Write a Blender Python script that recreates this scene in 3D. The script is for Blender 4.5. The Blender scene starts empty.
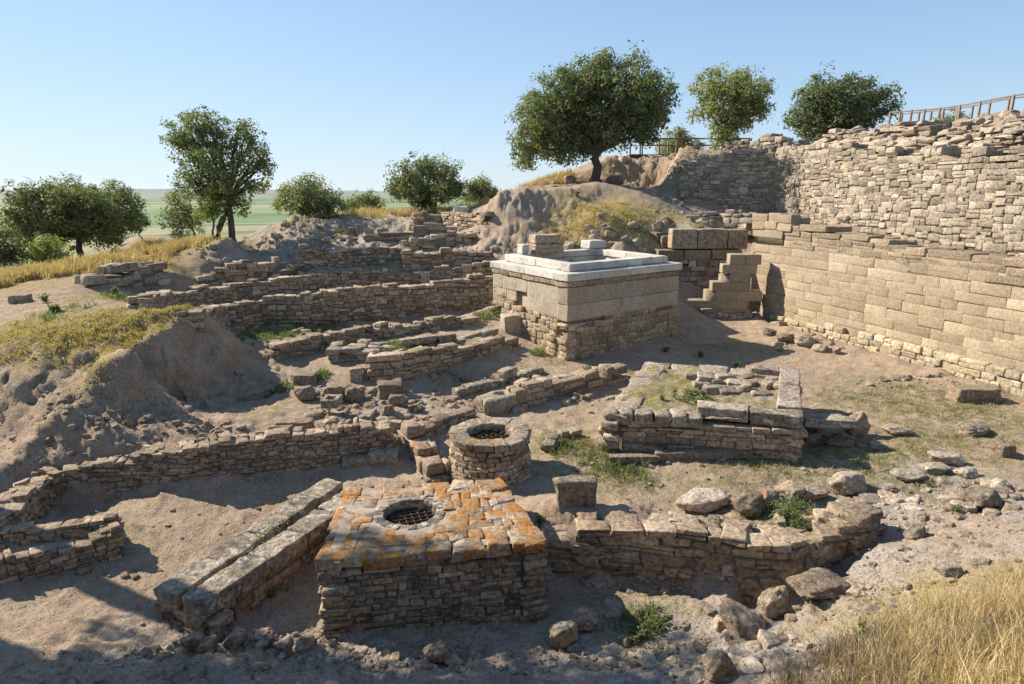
import bpy, math, random
import numpy as np
from mathutils import Vector

R = math.radians
sc = bpy.context.scene
COL = sc.collection

# ------------------------------------------------------------------ camera, sky, sun, exposure
F_PX, PITCH, EYE = 650.0, R(13.0), 6.0
cam_d = bpy.data.cameras.new('camera'); cam_d.sensor_width = 36.0
cam_d.lens = F_PX / 1024 * 36.0; cam_d.clip_start = 0.05; cam_d.clip_end = 60000
cam = bpy.data.objects.new('camera', cam_d); COL.objects.link(cam)
cam.location = (0, 0, EYE); cam.rotation_euler = (math.pi / 2 - PITCH, 0, 0)
sc.camera = cam

SUN_EL = R(35.0); SUN_XY = np.array([-0.91, 0.415])          # direction towards the sun
w = bpy.data.worlds.new('World'); sc.world = w; w.use_nodes = True
nt = w.node_tree; nt.nodes.clear()
sky = nt.nodes.new('ShaderNodeTexSky'); sky.sky_type = 'NISHITA'; sky.sun_disc = False
sky.sun_elevation = SUN_EL; sky.sun_rotation = math.atan2(SUN_XY[0], SUN_XY[1])
sky.altitude = 50; sky.air_density = 1.0; sky.dust_density = 0.0; sky.ozone_density = 1.0
bg = nt.nodes.new('ShaderNodeBackground'); bg.inputs[1].default_value = 0.135
ow = nt.nodes.new('ShaderNodeOutputWorld')
_a = nt.nodes.new('ShaderNodeVectorMath'); _a.operation = 'MULTIPLY_ADD'; _a.inputs[1].default_value = (.20, .20, .20); _a.inputs[2].default_value = (1, 1, 1)
_b = nt.nodes.new('ShaderNodeVectorMath'); _b.operation = 'DIVIDE'                  # soft shoulder: keeps the sun-side horizon from burning out
_m = nt.nodes.new('ShaderNodeVectorMath'); _m.operation = 'MULTIPLY'; _m.inputs[1].default_value = (.80, .96, 1.17)
nt.links.new(sky.outputs[0], _a.inputs[0]); nt.links.new(sky.outputs[0], _b.inputs[0]); nt.links.new(_a.outputs[0], _b.inputs[1])
nt.links.new(_b.outputs[0], _m.inputs[0]); nt.links.new(_m.outputs[0], bg.inputs[0]); nt.links.new(bg.outputs[0], ow.inputs[0])
sd = bpy.data.lights.new('sun', 'SUN'); sd.energy = 4.4; sd.angle = R(0.5); sd.color = (1.0, 0.92, 0.81)
so = bpy.data.objects.new('sun', sd); COL.objects.link(so)
so.location = (-30, 16, 40)
tosun = Vector((SUN_XY[0] * math.cos(SUN_EL), SUN_XY[1] * math.cos(SUN_EL), math.sin(SUN_EL)))
so.rotation_euler = tosun.to_track_quat('Z', 'Y').to_euler()
sc.view_settings.view_transform = 'Standard'; sc.view_settings.look = 'None'
sc.view_settings.exposure = 1.1; sc.view_settings.gamma = 1.0; sc.view_settings.use_curve_mapping = False
sc.render.engine = 'CYCLES'
sc.cycles.max_bounces = 6; sc.cycles.diffuse_bounces = 3; sc.cycles.transparent_max_bounces = 4
sc.cycles.volume_bounces = 0

# ------------------------------------------------------------------ pixel <-> space helpers
CP, SP = math.cos(PITCH), math.sin(PITCH)
def ray(px, py):
    u = (px - 512) / F_PX; v = -(py - 342) / F_PX
    return np.array([u, CP + v * SP, -SP + v * CP])
def atz(px, py, z):
    d = ray(px, py); t = (z - EYE) / d[2]
    return np.array([0, 0, EYE]) + d * t
def aty(px, py, Y):
    d = ray(px, py); t = Y / d[1]
    return np.array([0, 0, EYE]) + d * t
def mpp(p):                                              # metres per pixel at a point
    return (p[1] * CP + (EYE - p[2]) * SP) / F_PX

# ------------------------------------------------------------------ noise
def _h(ix, iy, iz, seed):
    with np.errstate(over='ignore'):
        h = (ix.astype(np.uint32) * np.uint32(374761393) + iy.astype(np.uint32) * np.uint32(668265263)
             + iz.astype(np.uint32) * np.uint32(2147483647 - 1274126177) + np.uint32(seed * 9176 + 77))
        h = (h ^ (h >> np.uint32(13))) * np.uint32(1274126177)
        h = (h ^ (h >> np.uint32(16))) * np.uint32(2246822519)
        h = h ^ (h >> np.uint32(15))
    return h.astype(np.float64) / 4294967295.0 * 2 - 1
def vnoise(p, seed=0):
    i = np.floor(p).astype(np.int64); f = p - i; f = f * f * (3 - 2 * f)
    x, y, z = i[:, 0], i[:, 1], i[:, 2]
    r = 0
    for dx in (0, 1):
        wx = f[:, 0] if dx else 1 - f[:, 0]
        for dy in (0, 1):
            wy = f[:, 1] if dy else 1 - f[:, 1]
            for dz in (0, 1):
                wz = f[:, 2] if dz else 1 - f[:, 2]
                r = r + wx * wy * wz * _h(x + dx, y + dy, z + dz, seed)
    return r
def fbm(p, octv=4, seed=0, gain=0.5):
    r = 0; a = 1.0; q = p.copy()
    for o in range(octv):
        r = r + a * vnoise(q, seed + o * 13); q = q * 2.03 + 17.3; a *= gain
    return r
def n2(x, y, s, octv=3, seed=0, gain=0.5):
    return fbm(np.stack([x / s, y / s, np.zeros_like(x) + 0.37], 1), octv, seed, gain)

# ------------------------------------------------------------------ object helpers
def tag(o, label=None, cat=None, group=None, kind=None):
    if label: o['label'] = label
    if cat: o['category'] = cat
    if group: o['group'] = group
    if kind: o['kind'] = kind
    return o
def empty(name, loc, label, cat, group=None):
    o = bpy.data.objects.new(name, None); COL.objects.link(o)
    o.location = tuple(float(c) for c in loc); o.empty_display_size = 0.3
    return tag(o, label, cat, group)
def wloc(o):
    p = np.zeros(3)
    while o is not None: p = p + np.array(o.location); o = o.parent
    return p
def mesh_obj(name, V, Fs, mats, parent=None, midx=None, tint=None, smooth=True, origin=None, attr='tint'):
    """one mesh object from numpy arrays; Fs is a list of (M,k) index arrays; V in world space"""
    V = np.asarray(V, float)
    off = wloc(parent) if parent is not None else (np.zeros(3) if origin is None else np.asarray(origin, float))
    me = bpy.data.meshes.new(name)
    Fs = [np.asarray(f) for f in (Fs if isinstance(Fs, list) else [Fs]) if len(f)]
    nl = sum(f.size for f in Fs); nf = sum(len(f) for f in Fs)
    me.vertices.add(len(V)); me.vertices.foreach_set('co', (V - off).ravel())
    me.loops.add(nl); me.loops.foreach_set('vertex_index', np.concatenate([f.ravel() for f in Fs]).astype(np.int32))
    st = []; c = 0
    for f in Fs:
        st.append(c + np.arange(len(f)) * f.shape[1]); c += f.size
    me.polygons.add(nf); me.polygons.foreach_set('loop_start', np.concatenate(st).astype(np.int32))
    if not isinstance(mats, (list, tuple)): mats = [mats]
    for m in mats: me.materials.append(m)
    if midx is not None: me.polygons.foreach_set('material_index', np.asarray(midx, np.int32))
    me.polygons.foreach_set('use_smooth', np.full(nf, bool(smooth)))
    if tint is not None:
        a = me.attributes.new(attr, 'FLOAT_COLOR', 'POINT')
        t = np.ones((len(V), 4)); t[:, :tint.shape[1]] = tint
        a.data.foreach_set('color', t.ravel())
    me.update(calc_edges=True); me.validate()
    o = bpy.data.objects.new(name, me); COL.objects.link(o)
    if parent is not None: o.parent = parent
    else: o.location = tuple(off)
    return o
class Acc:
    """collects vertices/faces of one mesh"""
    def __init__(s): s.V = []; s.F = []; s.T = []; s.M = []; s.n = 0
    def add(s, V, F, t=None, m=0):
        V = np.asarray(V, float); F = np.asarray(F)
        s.V.append(V); s.F.append(F + s.n); s.n += len(V)
        if t is None: t = np.tile([0.5, 0.5, 0.5], (len(V), 1))
        t = np.asarray(t, float)
        if t.ndim == 1: t = np.tile(t, (len(V), 1))
        s.T.append(t); s.M.append(np.full(len(F), m))
    def build(s, name, mats, parent=None, smooth=True, origin=None):
        ks = sorted({f.shape[1] for f in s.F}); Fs = []; Ms = []
        for k in ks:
            Fs.append(np.concatenate([f for f in s.F if f.shape[1] == k]))
            Ms.append(np.concatenate([m for f, m in zip(s.F, s.M) if f.shape[1] == k]))
        V = np.concatenate(s.V)
        if origin is None and parent is None:
            origin = [V[:, 0].mean(), V[:, 1].mean(), V[:, 2].min()]
        return mesh_obj(name, V, Fs, mats, parent, np.concatenate(Ms), np.concatenate(s.T), smooth, origin)

# ------------------------------------------------------------------ rounded stone template
_TPL = {}
def cube_tpl(cs):
    key = tuple(cs)
    if key in _TPL: return _TPL[key]
    n = len(cs); idx = {}; V = []; F = []
    def vid(i, j, k):
        if (i, j, k) not in idx:
            idx[(i, j, k)] = len(V); V.append((cs[i], cs[j], cs[k]))
        return idx[(i, j, k)]
    for a in range(n - 1):
        for b in range(n - 1):
            for e, m in ((0, 0), (n - 1, 1)):
                q = [(a, b), (a + 1, b), (a + 1, b + 1), (a, b + 1)]
                if m == 0: q = q[::-1]
                F.append([vid(i, j, e) for i, j in q])
                F.append([vid(e, i, j) for i, j in q])
                F.append([vid(j, e, i) for i, j in q])
    _TPL[key] = (np.array(V, float), np.array(F))
    return _TPL[key]
LOD = {0: [-1, -0.7, 0.7, 1], 1: [-1, -0.74, 0, 0.74, 1], 2: [-1, -0.84, -0.3, 0.3, 0.84, 1],
       3: [-1, -.9, -.7, -.4, -.1, .2, .5, .75, .92, 1]}
class Stones:
    def __init__(s, seed=0): s.C = []; s.A = []; s.H = []; s.T = []; s.J = []; s.rs = np.random.RandomState(seed)
    def add(s, c, ax, h, t=None, j=1.0):
        s.C.append(c); s.A.append(ax); s.H.append(h)
        s.T.append(s.rs.rand(3) if t is None else t); s.J.append(j)
    def expand(s, lod=1, rnd=0.24, jit=0.16, skew=0.06):
        """vertices, faces, tints of all the stones"""
        cs = LOD[lod]; B, F = cube_tpl(cs)
        C = np.array(s.C, float); A = np.array(s.A, float); H = np.array(s.H, float); n = len(C); m = len(B)
        T = np.array(s.T, float); J = np.array(s.J, float)
        rs = s.rs
        a = np.abs(B)
        # pull edges and corners in (in units of the smallest half size)
        cnt = (a > 0.999).sum(1)
        pull = np.where(cnt == 3, 0.52, np.where(cnt == 2, 0.34, 0.0))
        mn = H.min(1)
        P = np.repeat(B[None], n, 0)
        # keep bevel width the same on every axis: remap the outer band
        for ax in range(3):
            bw = (mn / H[:, ax]) * rnd * 1.15
            bw = np.minimum(bw, 0.45)
            c = np.abs(B[:, ax]); k1 = cs[-2]
            inner = c[None] / k1 * (1 - bw[:, None])
            P[:, :, ax] = np.sign(B[:, ax])[None] * np.where(c[None] > k1 + 1e-6, 1 - 0 * bw[:, None], inner)
            if len(cs) > 7:
                outer = (1 - bw[:, None]) + (c[None] - k1) / (1 - k1) * bw[:, None]
                P[:, :, ax] = np.sign(B[:, ax])[None] * np.where(c[None] > k1, outer, inner)
        sk = 1 + skew * 2 * (rs.rand(n, 1, 3) - 0.5) * P[:, :, [1, 2, 0]] + skew * 2 * (rs.rand(n, 1, 3) - 0.5) * P[:, :, [2, 0, 1]]
        L = P * sk * H[:, None, :]
        out = B * (a > 0.999)
        L = L - out[None] * (pull[None, :, None] * (mn[:, None, None] * rnd))
        # coherent roughness
        q = (L + rs.rand(n, 1, 3) * 400).reshape(-1, 3)
        fr = np.repeat(1.15 / np.maximum(mn, 0.03), m)[:, None]
        d = np.stack([vnoise(q * fr, 5), vnoise(q * fr + 31.7, 6), vnoise(q * fr + 71.1, 7)], 1)
        if lod >= 2:
            d = d + 0.45 * np.stack([vnoise(q * fr * 2.7, 15), vnoise(q * fr * 2.7 + 31.7, 16), vnoise(q * fr * 2.7 + 71.1, 17)], 1)
        L = L + d.reshape(n, m, 3) * (jit * mn * J)[:, None, None]
        W = np.einsum('nmk,nkj->nmj', L, A) + C[:, None, :]
        FF = (F[None] + (np.arange(n) * m)[:, None, None]).reshape(-1, 4)
        TT = np.repeat(T, m, 0)
        return W.reshape(-1, 3), FF, TT
def axes(rz, pitch=0.0, roll=0.0):
    """rows are the local x,y,z axes in world space"""
    cz, sz = math.cos(rz), math.sin(rz); cp, sp = math.cos(pitch), math.sin(pitch); cr, sr = math.cos(roll), math.sin(roll)
    x = np.array([cz * cp, sz * cp, sp])
    y0 = np.array([-sz, cz, 0]); z0 = np.cross(x, y0)
    y = y0 * cr + z0 * sr
    return np.stack([x, y, np.cross(x, y)])
# ------------------------------------------------------------------ materials
class NT:
    def __init__(s, name):
        s.m = bpy.data.materials.new(name); s.m.use_nodes = True
        s.t = s.m.node_tree; s.t.nodes.clear()
        s.out = s.n('ShaderNodeOutputMaterial')
    def n(s, typ, **kw):
        nd = s.t.nodes.new(typ)
        for k, v in kw.items():
            if k.startswith('i_'):
                key = k[2:]; key = int(key) if key.isdigit() else key.replace('_', ' ')
                nd.inputs[key].default_value = v
            else: setattr(nd, k, v)
        return nd
    def l(s, a, b): s.t.links.new(a, b)
    def noise(s, vec, scale, detail=4, rough=0.55, off=None, dist=0.0):
        nd = s.n('ShaderNodeTexNoise'); nd.inputs['Scale'].default_value = scale
        nd.inputs['Detail'].default_value = detail; nd.inputs['Roughness'].default_value = rough
        nd.inputs['Distortion'].default_value = dist
        if off is not None:
            a = s.n('ShaderNodeVectorMath', operation='ADD'); s.l(vec, a.inputs[0]); a.inputs[1].default_value = off; vec = a.outputs[0]
        s.l(vec, nd.inputs['Vector']); return nd.outputs['Fac']
    def ramp(s, fac, stops, interp='LINEAR'):
        nd = s.n('ShaderNodeValToRGB'); cr = nd.color_ramp; cr.interpolation = interp
        while len(cr.elements) < len(stops): cr.elements.new(0.5)
        for e, (p, c) in zip(cr.elements, stops):
            e.position = p
            e.color = (c, c, c, 1) if not isinstance(c, (tuple, list)) else (c[0], c[1], c[2], 1)
        s.l(fac, nd.inputs[0]); return nd.outputs[0]
    def mix(s, fac, a, b, typ='MIX'):
        nd = s.n('ShaderNodeMix', data_type='RGBA', blend_type=typ)
        for sock, v in ((nd.inputs[0], fac), (nd.inputs[6], a), (nd.inputs[7], b)):
            if isinstance(v, (int, float)): sock.default_value = v
            elif isinstance(v, (tuple, list)): sock.default_value = (v[0], v[1], v[2], 1)
            else: s.l(v, sock)
        return nd.outputs[2]
    def math(s, op, a, b=0.0, clamp=False):
        nd = s.n('ShaderNodeMath', operation=op, use_clamp=clamp)
        for i, v in ((0, a), (1, b)):
            if isinstance(v, (int, float)): nd.inputs[i].default_value = v
            else: s.l(v, nd.inputs[i])
        return nd.outputs[0]
    def obj(s): return s.n('ShaderNodeTexCoord').outputs['Object']
    def pos(s): return s.n('ShaderNodeNewGeometry').outputs['Position']
    def attr(s, name='tint'):
        a = s.n('ShaderNodeAttribute', attribute_name=name)
        sp = s.n('ShaderNodeSeparateColor'); s.l(a.outputs['Color'], sp.inputs[0]); return sp.outputs
    def bump(s, h, dist, strength=1.0, prev=None):
        b = s.n('ShaderNodeBump'); b.inputs['Distance'].default_value = dist; b.inputs['Strength'].default_value = strength
        s.l(h, b.inputs['Height'])
        if prev is not None: s.l(prev, b.inputs['Normal'])
        return b.outputs[0]
    def surf(s, col, rough=0.9, nrm=None, spec=0.25, metal=0.0):
        b = s.n('ShaderNodeBsdfPrincipled')
        if isinstance(col, (tuple, list)): b.inputs['Base Color'].default_value = (*col[:3], 1)
        else: s.l(col, b.inputs['Base Color'])
        if isinstance(rough, (int, float)): b.inputs['Roughness'].default_value = rough
        else: s.l(rough, b.inputs['Roughness'])
        b.inputs['Specular IOR Level'].default_value = spec; b.inputs['Metallic'].default_value = metal
        if nrm is not None: s.l(nrm, b.inputs['Normal'])
        s.l(b.outputs[0], s.out.inputs[0]); return s.m

def stone_mat(name, cols, lichen=None, grime=None, pale=None, bump=0.02, scale=1.0, warm=(1.06, .97, .85), var_=.5, grit=1.0):
    """weathered stone: per-stone colour from the tint attribute, mineral mottling, lichen and grime patches of their own shape"""
    m = NT(name); p = m.pos(); t = m.attr()
    k = len(cols)
    base = m.ramp(t[0], [(i / max(k - 1, 1), c) for i, c in enumerate(cols)])
    big = m.noise(p, 1.1 * scale, 5, 0.6)
    fine = m.noise(p, 14 * scale, 6, 0.65, (3, 9, 1))
    base = m.mix(m.ramp(fine, [(0.36, 0.0), (0.62, 1.0)]), m.mix(1.0, base, tuple(1 - grit * q for q in (.50, .52, .54)), 'MULTIPLY'), m.mix(0.34 * grit, base, (0.60, 0.54, 0.46)))
    base = m.mix(m.math('MULTIPLY', m.ramp(big, [(0.42, 0.0), (0.62, 1.0)]), 0.45), base, m.mix(1.0, base, (0.72, 0.66, 0.6), 'MULTIPLY'))
    var = m.math('ADD', m.math('MULTIPLY', t[1], var_), .97 - var_ / 2)
    vv = m.n('ShaderNodeCombineColor'); [m.l(var, vv.inputs[i]) for i in range(3)]
    base = m.mix(1.0, base, vv.outputs[0], 'MULTIPLY')
    if pale:
        g = m.noise(p, 5.5 * scale, 6, 0.72, (7, 1, 4), 0.6)
        base = m.mix(m.ramp(g, [(pale[1], 0.0), (pale[1] + 0.07, 0.85)]), base, pale[0])
    if grime:
        g = m.noise(p, 2.6 * scale, 7, 0.74, (1, 5, 8), 0.4)
        base = m.mix(m.ramp(g, [(grime[1], 0.0), (grime[1] + 0.10, 0.9)]), base, grime[0])
    if lichen:
        g = m.noise(p, lichen[2] if len(lichen) > 2 else 3.2, 7, 0.72, (11, 2, 6), 0.7)
        f = m.ramp(g, [(lichen[1], 0.0), (lichen[1] + 0.09, .92)])
        lc = m.mix(m.ramp(m.noise(p, 19, 6, .75), [(.35, 0.), (.65, 1.)]), tuple(min(1, c * 1.25) for c in lichen[0]), tuple(c * 0.38 for c in lichen[0]))
        base = m.mix(f, base, lc)
    base = m.mix(1.0, base, warm, 'MULTIPLY')
    h1 = m.noise(p, 9 * scale, 8, 0.7)
    v = m.n('ShaderNodeTexVoronoi'); v.inputs['Scale'].default_value = 26 * scale; m.l(p, v.inputs['Vector'])
    h = m.math('ADD', m.math('ADD', h1, m.math('MULTIPLY', m.noise(p, 27 * scale, 5, 0.7, (5, 5, 1)), .55)), m.math('MULTIPLY', m.ramp(v.outputs['Distance'], [(0.0, 0.0), (0.35, 1.0)]), 0.22))
    nb = m.bump(h, bump * 2.2, 0.9)
    return m.surf(base, 0.93, nb, 0.15)

MAT = {}
MAT['rubble'] = stone_mat('grey_brown_rubble_stone', [(.17, .13, .092), (.33, .255, .185), (.42, .34, .255), (.29, .225, .165), (.48, .40, .31)],
                          grime=((.075, .07, .065), .60), pale=((.50, .47, .42), .62), bump=.016)
MAT['terrace'] = stone_mat('terrace_wall_stone', [(.25, .195, .145), (.41, .33, .25), (.53, .45, .36), (.33, .265, .205), (.44, .34, .245)], var_=.65,
                           grime=((.13, .12, .11), .63), bump=.016)
MAT['dark'] = stone_mat('dark_weathered_stone', [(.19, .155, .115), (.36, .29, .22), (.26, .21, .16), (.50, .42, .33)],
                        grime=((.06, .057, .053), .55), pale=((.40, .37, .32), .63), bump=.016)
MAT['lichen'] = stone_mat('orange_lichen_paving', [(.34, .28, .22), (.42, .36, .30), (.26, .22, .18), (.38, .31, .24)],
                          lichen=((.40, .20, .06), .455, 2.4), grime=((.10, .09, .08), .63), pale=((.62, .56, .50), .60), bump=.014)
MAT['lichen_few'] = stone_mat('stone_with_orange_lichen', [(.30, .25, .20), (.40, .34, .28)], lichen=((.48, .19, .04), .53, 2.6), bump=.016)
MAT['slab'] = stone_mat('grey_lichened_slab', [(.25, .22, .185), (.36, .32, .27), (.30, .265, .225)],
                        grime=((.085, .08, .075), .535), pale=((.58, .55, .50), .535), bump=.03)
MAT['warm'] = stone_mat('warm_limestone_ashlar', [(.33, .255, .165), (.41, .325, .22), (.36, .285, .195), (.45, .365, .255)], warm=(1, .985, .95), var_=.24, grit=.5,
                        grime=((.20, .165, .12), .62), pale=((.56, .48, .36), .66), bump=.012)
MAT['pale'] = stone_mat('pale_limestone_rubble', [(.33, .27, .20), (.44, .37, .285), (.27, .225, .175), (.52, .45, .36), (.37, .31, .24), (.36, .265, .20)], var_=.65, warm=(1, .98, .93),
                        grime=((.16, .145, .13), .63), pale=((.66, .60, .50), .64), bump=.02)
MAT['grey'] = stone_mat('grey_limestone_rubble', [(.30, .27, .235), (.44, .40, .35), (.24, .215, .19), (.52, .48, .42)],
                        grime=((.13, .125, .12), .60), bump=.02)
MAT['yellow'] = stone_mat('yellow_footing_stone', warm=(1, 1, .95), cols= [(.50, .38, .20), (.44, .36, .26), (.58, .47, .30), (.36, .31, .25)], bump=.012)
MAT['altar'] = stone_mat('tan_altar_rubble', [(.44, .34, .22), (.36, .29, .20), (.50, .40, .27), (.40, .34, .26)], grime=((.2, .17, .13), .66), bump=.012)
MAT['ashlar'] = stone_mat('smooth_tan_ashlar', [(.44, .36, .26), (.48, .40, .30), (.40, .33, .25)], warm=(1, 1, .97), var_=.14, grit=.5, grime=((.24, .21, .18), .55), bump=.005, scale=.7)
MAT['course'] = stone_mat('worn_brown_course_stone', [(.24, .19, .145), (.31, .25, .19), (.27, .22, .175)], bump=.014)
MAT['marble'] = stone_mat('white_marble', warm=(1, .97, .90), var_=.3, grit=.5, cols= [(.60, .59, .55), (.70, .69, .65), (.54, .53, .50)], grime=((.27, .26, .24), .55), bump=.004)
MAT['rock'] = stone_mat('grey_white_fieldstone', [(.30, .27, .23), (.42, .38, .33), (.50, .46, .41)], grime=((.13, .125, .12), .58), pale=((.62, .59, .54), .58), bump=.025)
MAT['boulder'] = stone_mat('brown_boulder', [(.26, .21, .16), (.36, .30, .24), (.42, .36, .29)], grime=((.11, .10, .09), .60), pale=((.55, .5, .44), .63), bump=.025)

def soil_mat():
    m = NT('excavated_soil'); p = m.pos(); t = m.attr('ground')
    a = m.noise(p, 0.35, 5, 0.6); b = m.noise(p, 2.3, 7, 0.68, (4, 4, 0)); c = m.noise(p, 16, 6, 0.7, (9, 0, 3))
    col = m.ramp(b, [(0.30, (.325, .230, .152)), (0.5, (.45, .333, .228)), (0.68, (.53, .412, .297))])
    col = m.mix(m.math('MULTIPLY', m.ramp(a, [(0.4, 0.0), (0.65, 1.0)]), 0.5), col, (.34, .25, .17))
    col = m.mix(m.math('MULTIPLY', m.ramp(c, [(0.36, 1.0), (0.5, 0.0)]), 0.65), col, m.mix(1.0, col, (.55, .52, .5), 'MULTIPLY'))
    # pebbles and grit
    v = m.n('ShaderNodeTexVoronoi'); v.inputs['Scale'].default_value = 17; v.inputs['Randomness'].default_value = 1; m.l(p, v.inputs['Vector'])
    keep = m.math('GREATER_THAN', m.noise(v.outputs['Position'], 40, 1), 0.53)
    peb = m.math('MULTIPLY', keep, m.ramp(v.outputs['Distance'], [(0.22, 1.0), (0.36, 0.0)]))
    col = m.mix(m.math('MULTIPLY', peb, 0.75), col, m.mix(v.outputs['Color'], (.30, .26, .22), (.55, .50, .44)))
    # stony ground / dry grass litter / green cover, painted where they grow
    st = m.math('MULTIPLY', t[2], m.ramp(b, [(0.35, 0.4), (0.6, 1.0)]))
    col = m.mix(st, col, m.ramp(c, [(0.3, (.19, .165, .14)), (0.5, (.37, .33, .285)), (0.72, (.52, .48, .43))]))
    gy = m.math('MULTIPLY', t[0], m.math('ADD', m.ramp(m.noise(p, 3.2, 6, 0.7, (2, 8, 5)), [(0.34, 0.25), (0.55, 1.0)]), 0.0))
    col = m.mix(gy, col, m.ramp(c, [(0.3, (.17, .125, .04)), (0.5, (.34, .26, .085)), (0.75, (.50, .40, .17))]))
    gg = m.math('MULTIPLY', t[1], m.ramp(m.noise(p, 3.7, 7, 0.75, (12, 8, 5)), [(0.42, 0.0), (0.56, 1.0)]))
    col = m.mix(gg, col, m.ramp(c, [(0.3, (.075, .082, .025)), (0.5, (.17, .17, .06)), (0.75, (.29, .25, .11))]))
    d_ = m.noise(p, 45, 5, 0.75, (2, 2, 7))
    col = m.mix(m.ramp(d_, [(.42, .55), (.56, 0.)]), col, m.mix(1.0, col, (.52, .49, .46), 'MULTIPLY'))
    col = m.mix(m.ramp(d_, [(.60, 0.), (.72, .6)]), col, (.60, .50, .40))
    h = m.math('ADD', m.math('ADD', m.noise(p, 5, 9, 0.76), m.math('MULTIPLY', c, 0.5)), m.math('MULTIPLY', peb, 0.45))
    return m.surf(col, 0.97, m.bump(h, 0.065, 1.0), 0.08)
MAT['soil'] = soil_mat()
def simple(name, c1, c2, sc_=6, rough=0.9, bump=0.01, spec=0.2, metal=0.0, stretch=None):
    m = NT(name); p = m.pos()
    if stretch:
        mp = m.n('ShaderNodeMapping'); mp.inputs['Scale'].default_value = stretch; m.l(p, mp.inputs['Vector']); p = mp.outputs[0]
    f = m.noise(p, sc_, 6, 0.65)
    return m.surf(m.mix(m.ramp(f, [(0.3, 0.0), (0.7, 1.0)]), c1, c2), rough, m.bump(f, bump, 0.8), spec, metal)
MAT['mortar'] = simple('earth_mortar', (.11, .088, .066), (.20, .165, .125), 9, .97, .03)
MAT['mortar_warm'] = simple('pale_earth_mortar', (.20, .155, .10), (.33, .26, .18), 9, .97, .03)
MAT['fill'] = simple('earth_fill', (.26, .20, .145), (.40, .32, .24), 5, .97, .04)
MAT['iron'] = simple('rusty_iron', (.035, .028, .024), (.11, .06, .035), 30, .7, .004, .3, .4)
MAT['wood'] = simple('weathered_brown_wood', (.16, .12, .088), (.30, .235, .18), 8, .85, .006)
MAT['wood_dark'] = simple('dark_old_boards', (.05, .036, .026), (.13, .092, .065), 8, .9, .006)
MAT['bark'] = simple('rough_oak_bark', (.045, .036, .028), (.14, .115, .09), 9, .95, .06)

def leaf_mat(name, c1, c2, trans=0.35):
    m = NT(name); t = m.attr()
    col = m.mix(t[0], c1, c2)
    col = m.mix(m.math('MULTIPLY', t[1], .32), col, tuple(min(1, c * 1.9) for c in c2))
    b = m.n('ShaderNodeBsdfPrincipled'); m.l(col, b.inputs['Base Color']); b.inputs['Roughness'].default_value = .55
    b.inputs['Specular IOR Level'].default_value = .15
    tr = m.n('ShaderNodeBsdfTranslucent'); m.l(m.mix(1.0, col, (1.35, 1.45, .7), 'MULTIPLY'), tr.inputs[0])
    mx = m.n('ShaderNodeMixShader'); mx.inputs[0].default_value = trans
    m.l(b.outputs[0], mx.inputs[1]); m.l(tr.outputs[0], mx.inputs[2]); m.l(mx.outputs[0], m.out.inputs[0]); return m.m
MAT['oak'] = leaf_mat('oak_leaves', (.098, .116, .05), (.24, .26, .12))
MAT['oak_light'] = leaf_mat('yellowish_oak_leaves', (.14, .155, .055), (.33, .335, .145))
MAT['oak_dark'] = leaf_mat('dark_green_leaves', (.075, .095, .04), (.19, .21, .10))
MAT['olive'] = leaf_mat('grey_green_leaves', (.125, .14, .07), (.29, .30, .165))
MAT['bright'] = leaf_mat('fresh_green_leaves', (.15, .18, .045), (.34, .36, .12))
MAT['weed'] = leaf_mat('weed_leaves', (.085, .105, .045), (.22, .245, .12))
MAT['sage'] = leaf_mat('grey_green_weed_leaves', (.10, .12, .075), (.25, .28, .19))
MAT['yellow_grass'] = leaf_mat('yellow_green_grass', (.27, .21, .075), (.50, .39, .17), .3)
MAT['straw'] = leaf_mat('straw_grass', (.34, .245, .12), (.56, .425, .235), .2)
MAT['orange_grass'] = leaf_mat('tawny_dry_grass', (.36, .25, .12), (.60, .45, .25), .25)
MAT['brush'] = leaf_mat('grey_brown_dry_brush', (.10, .075, .05), (.24, .185, .13), .15)
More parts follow.
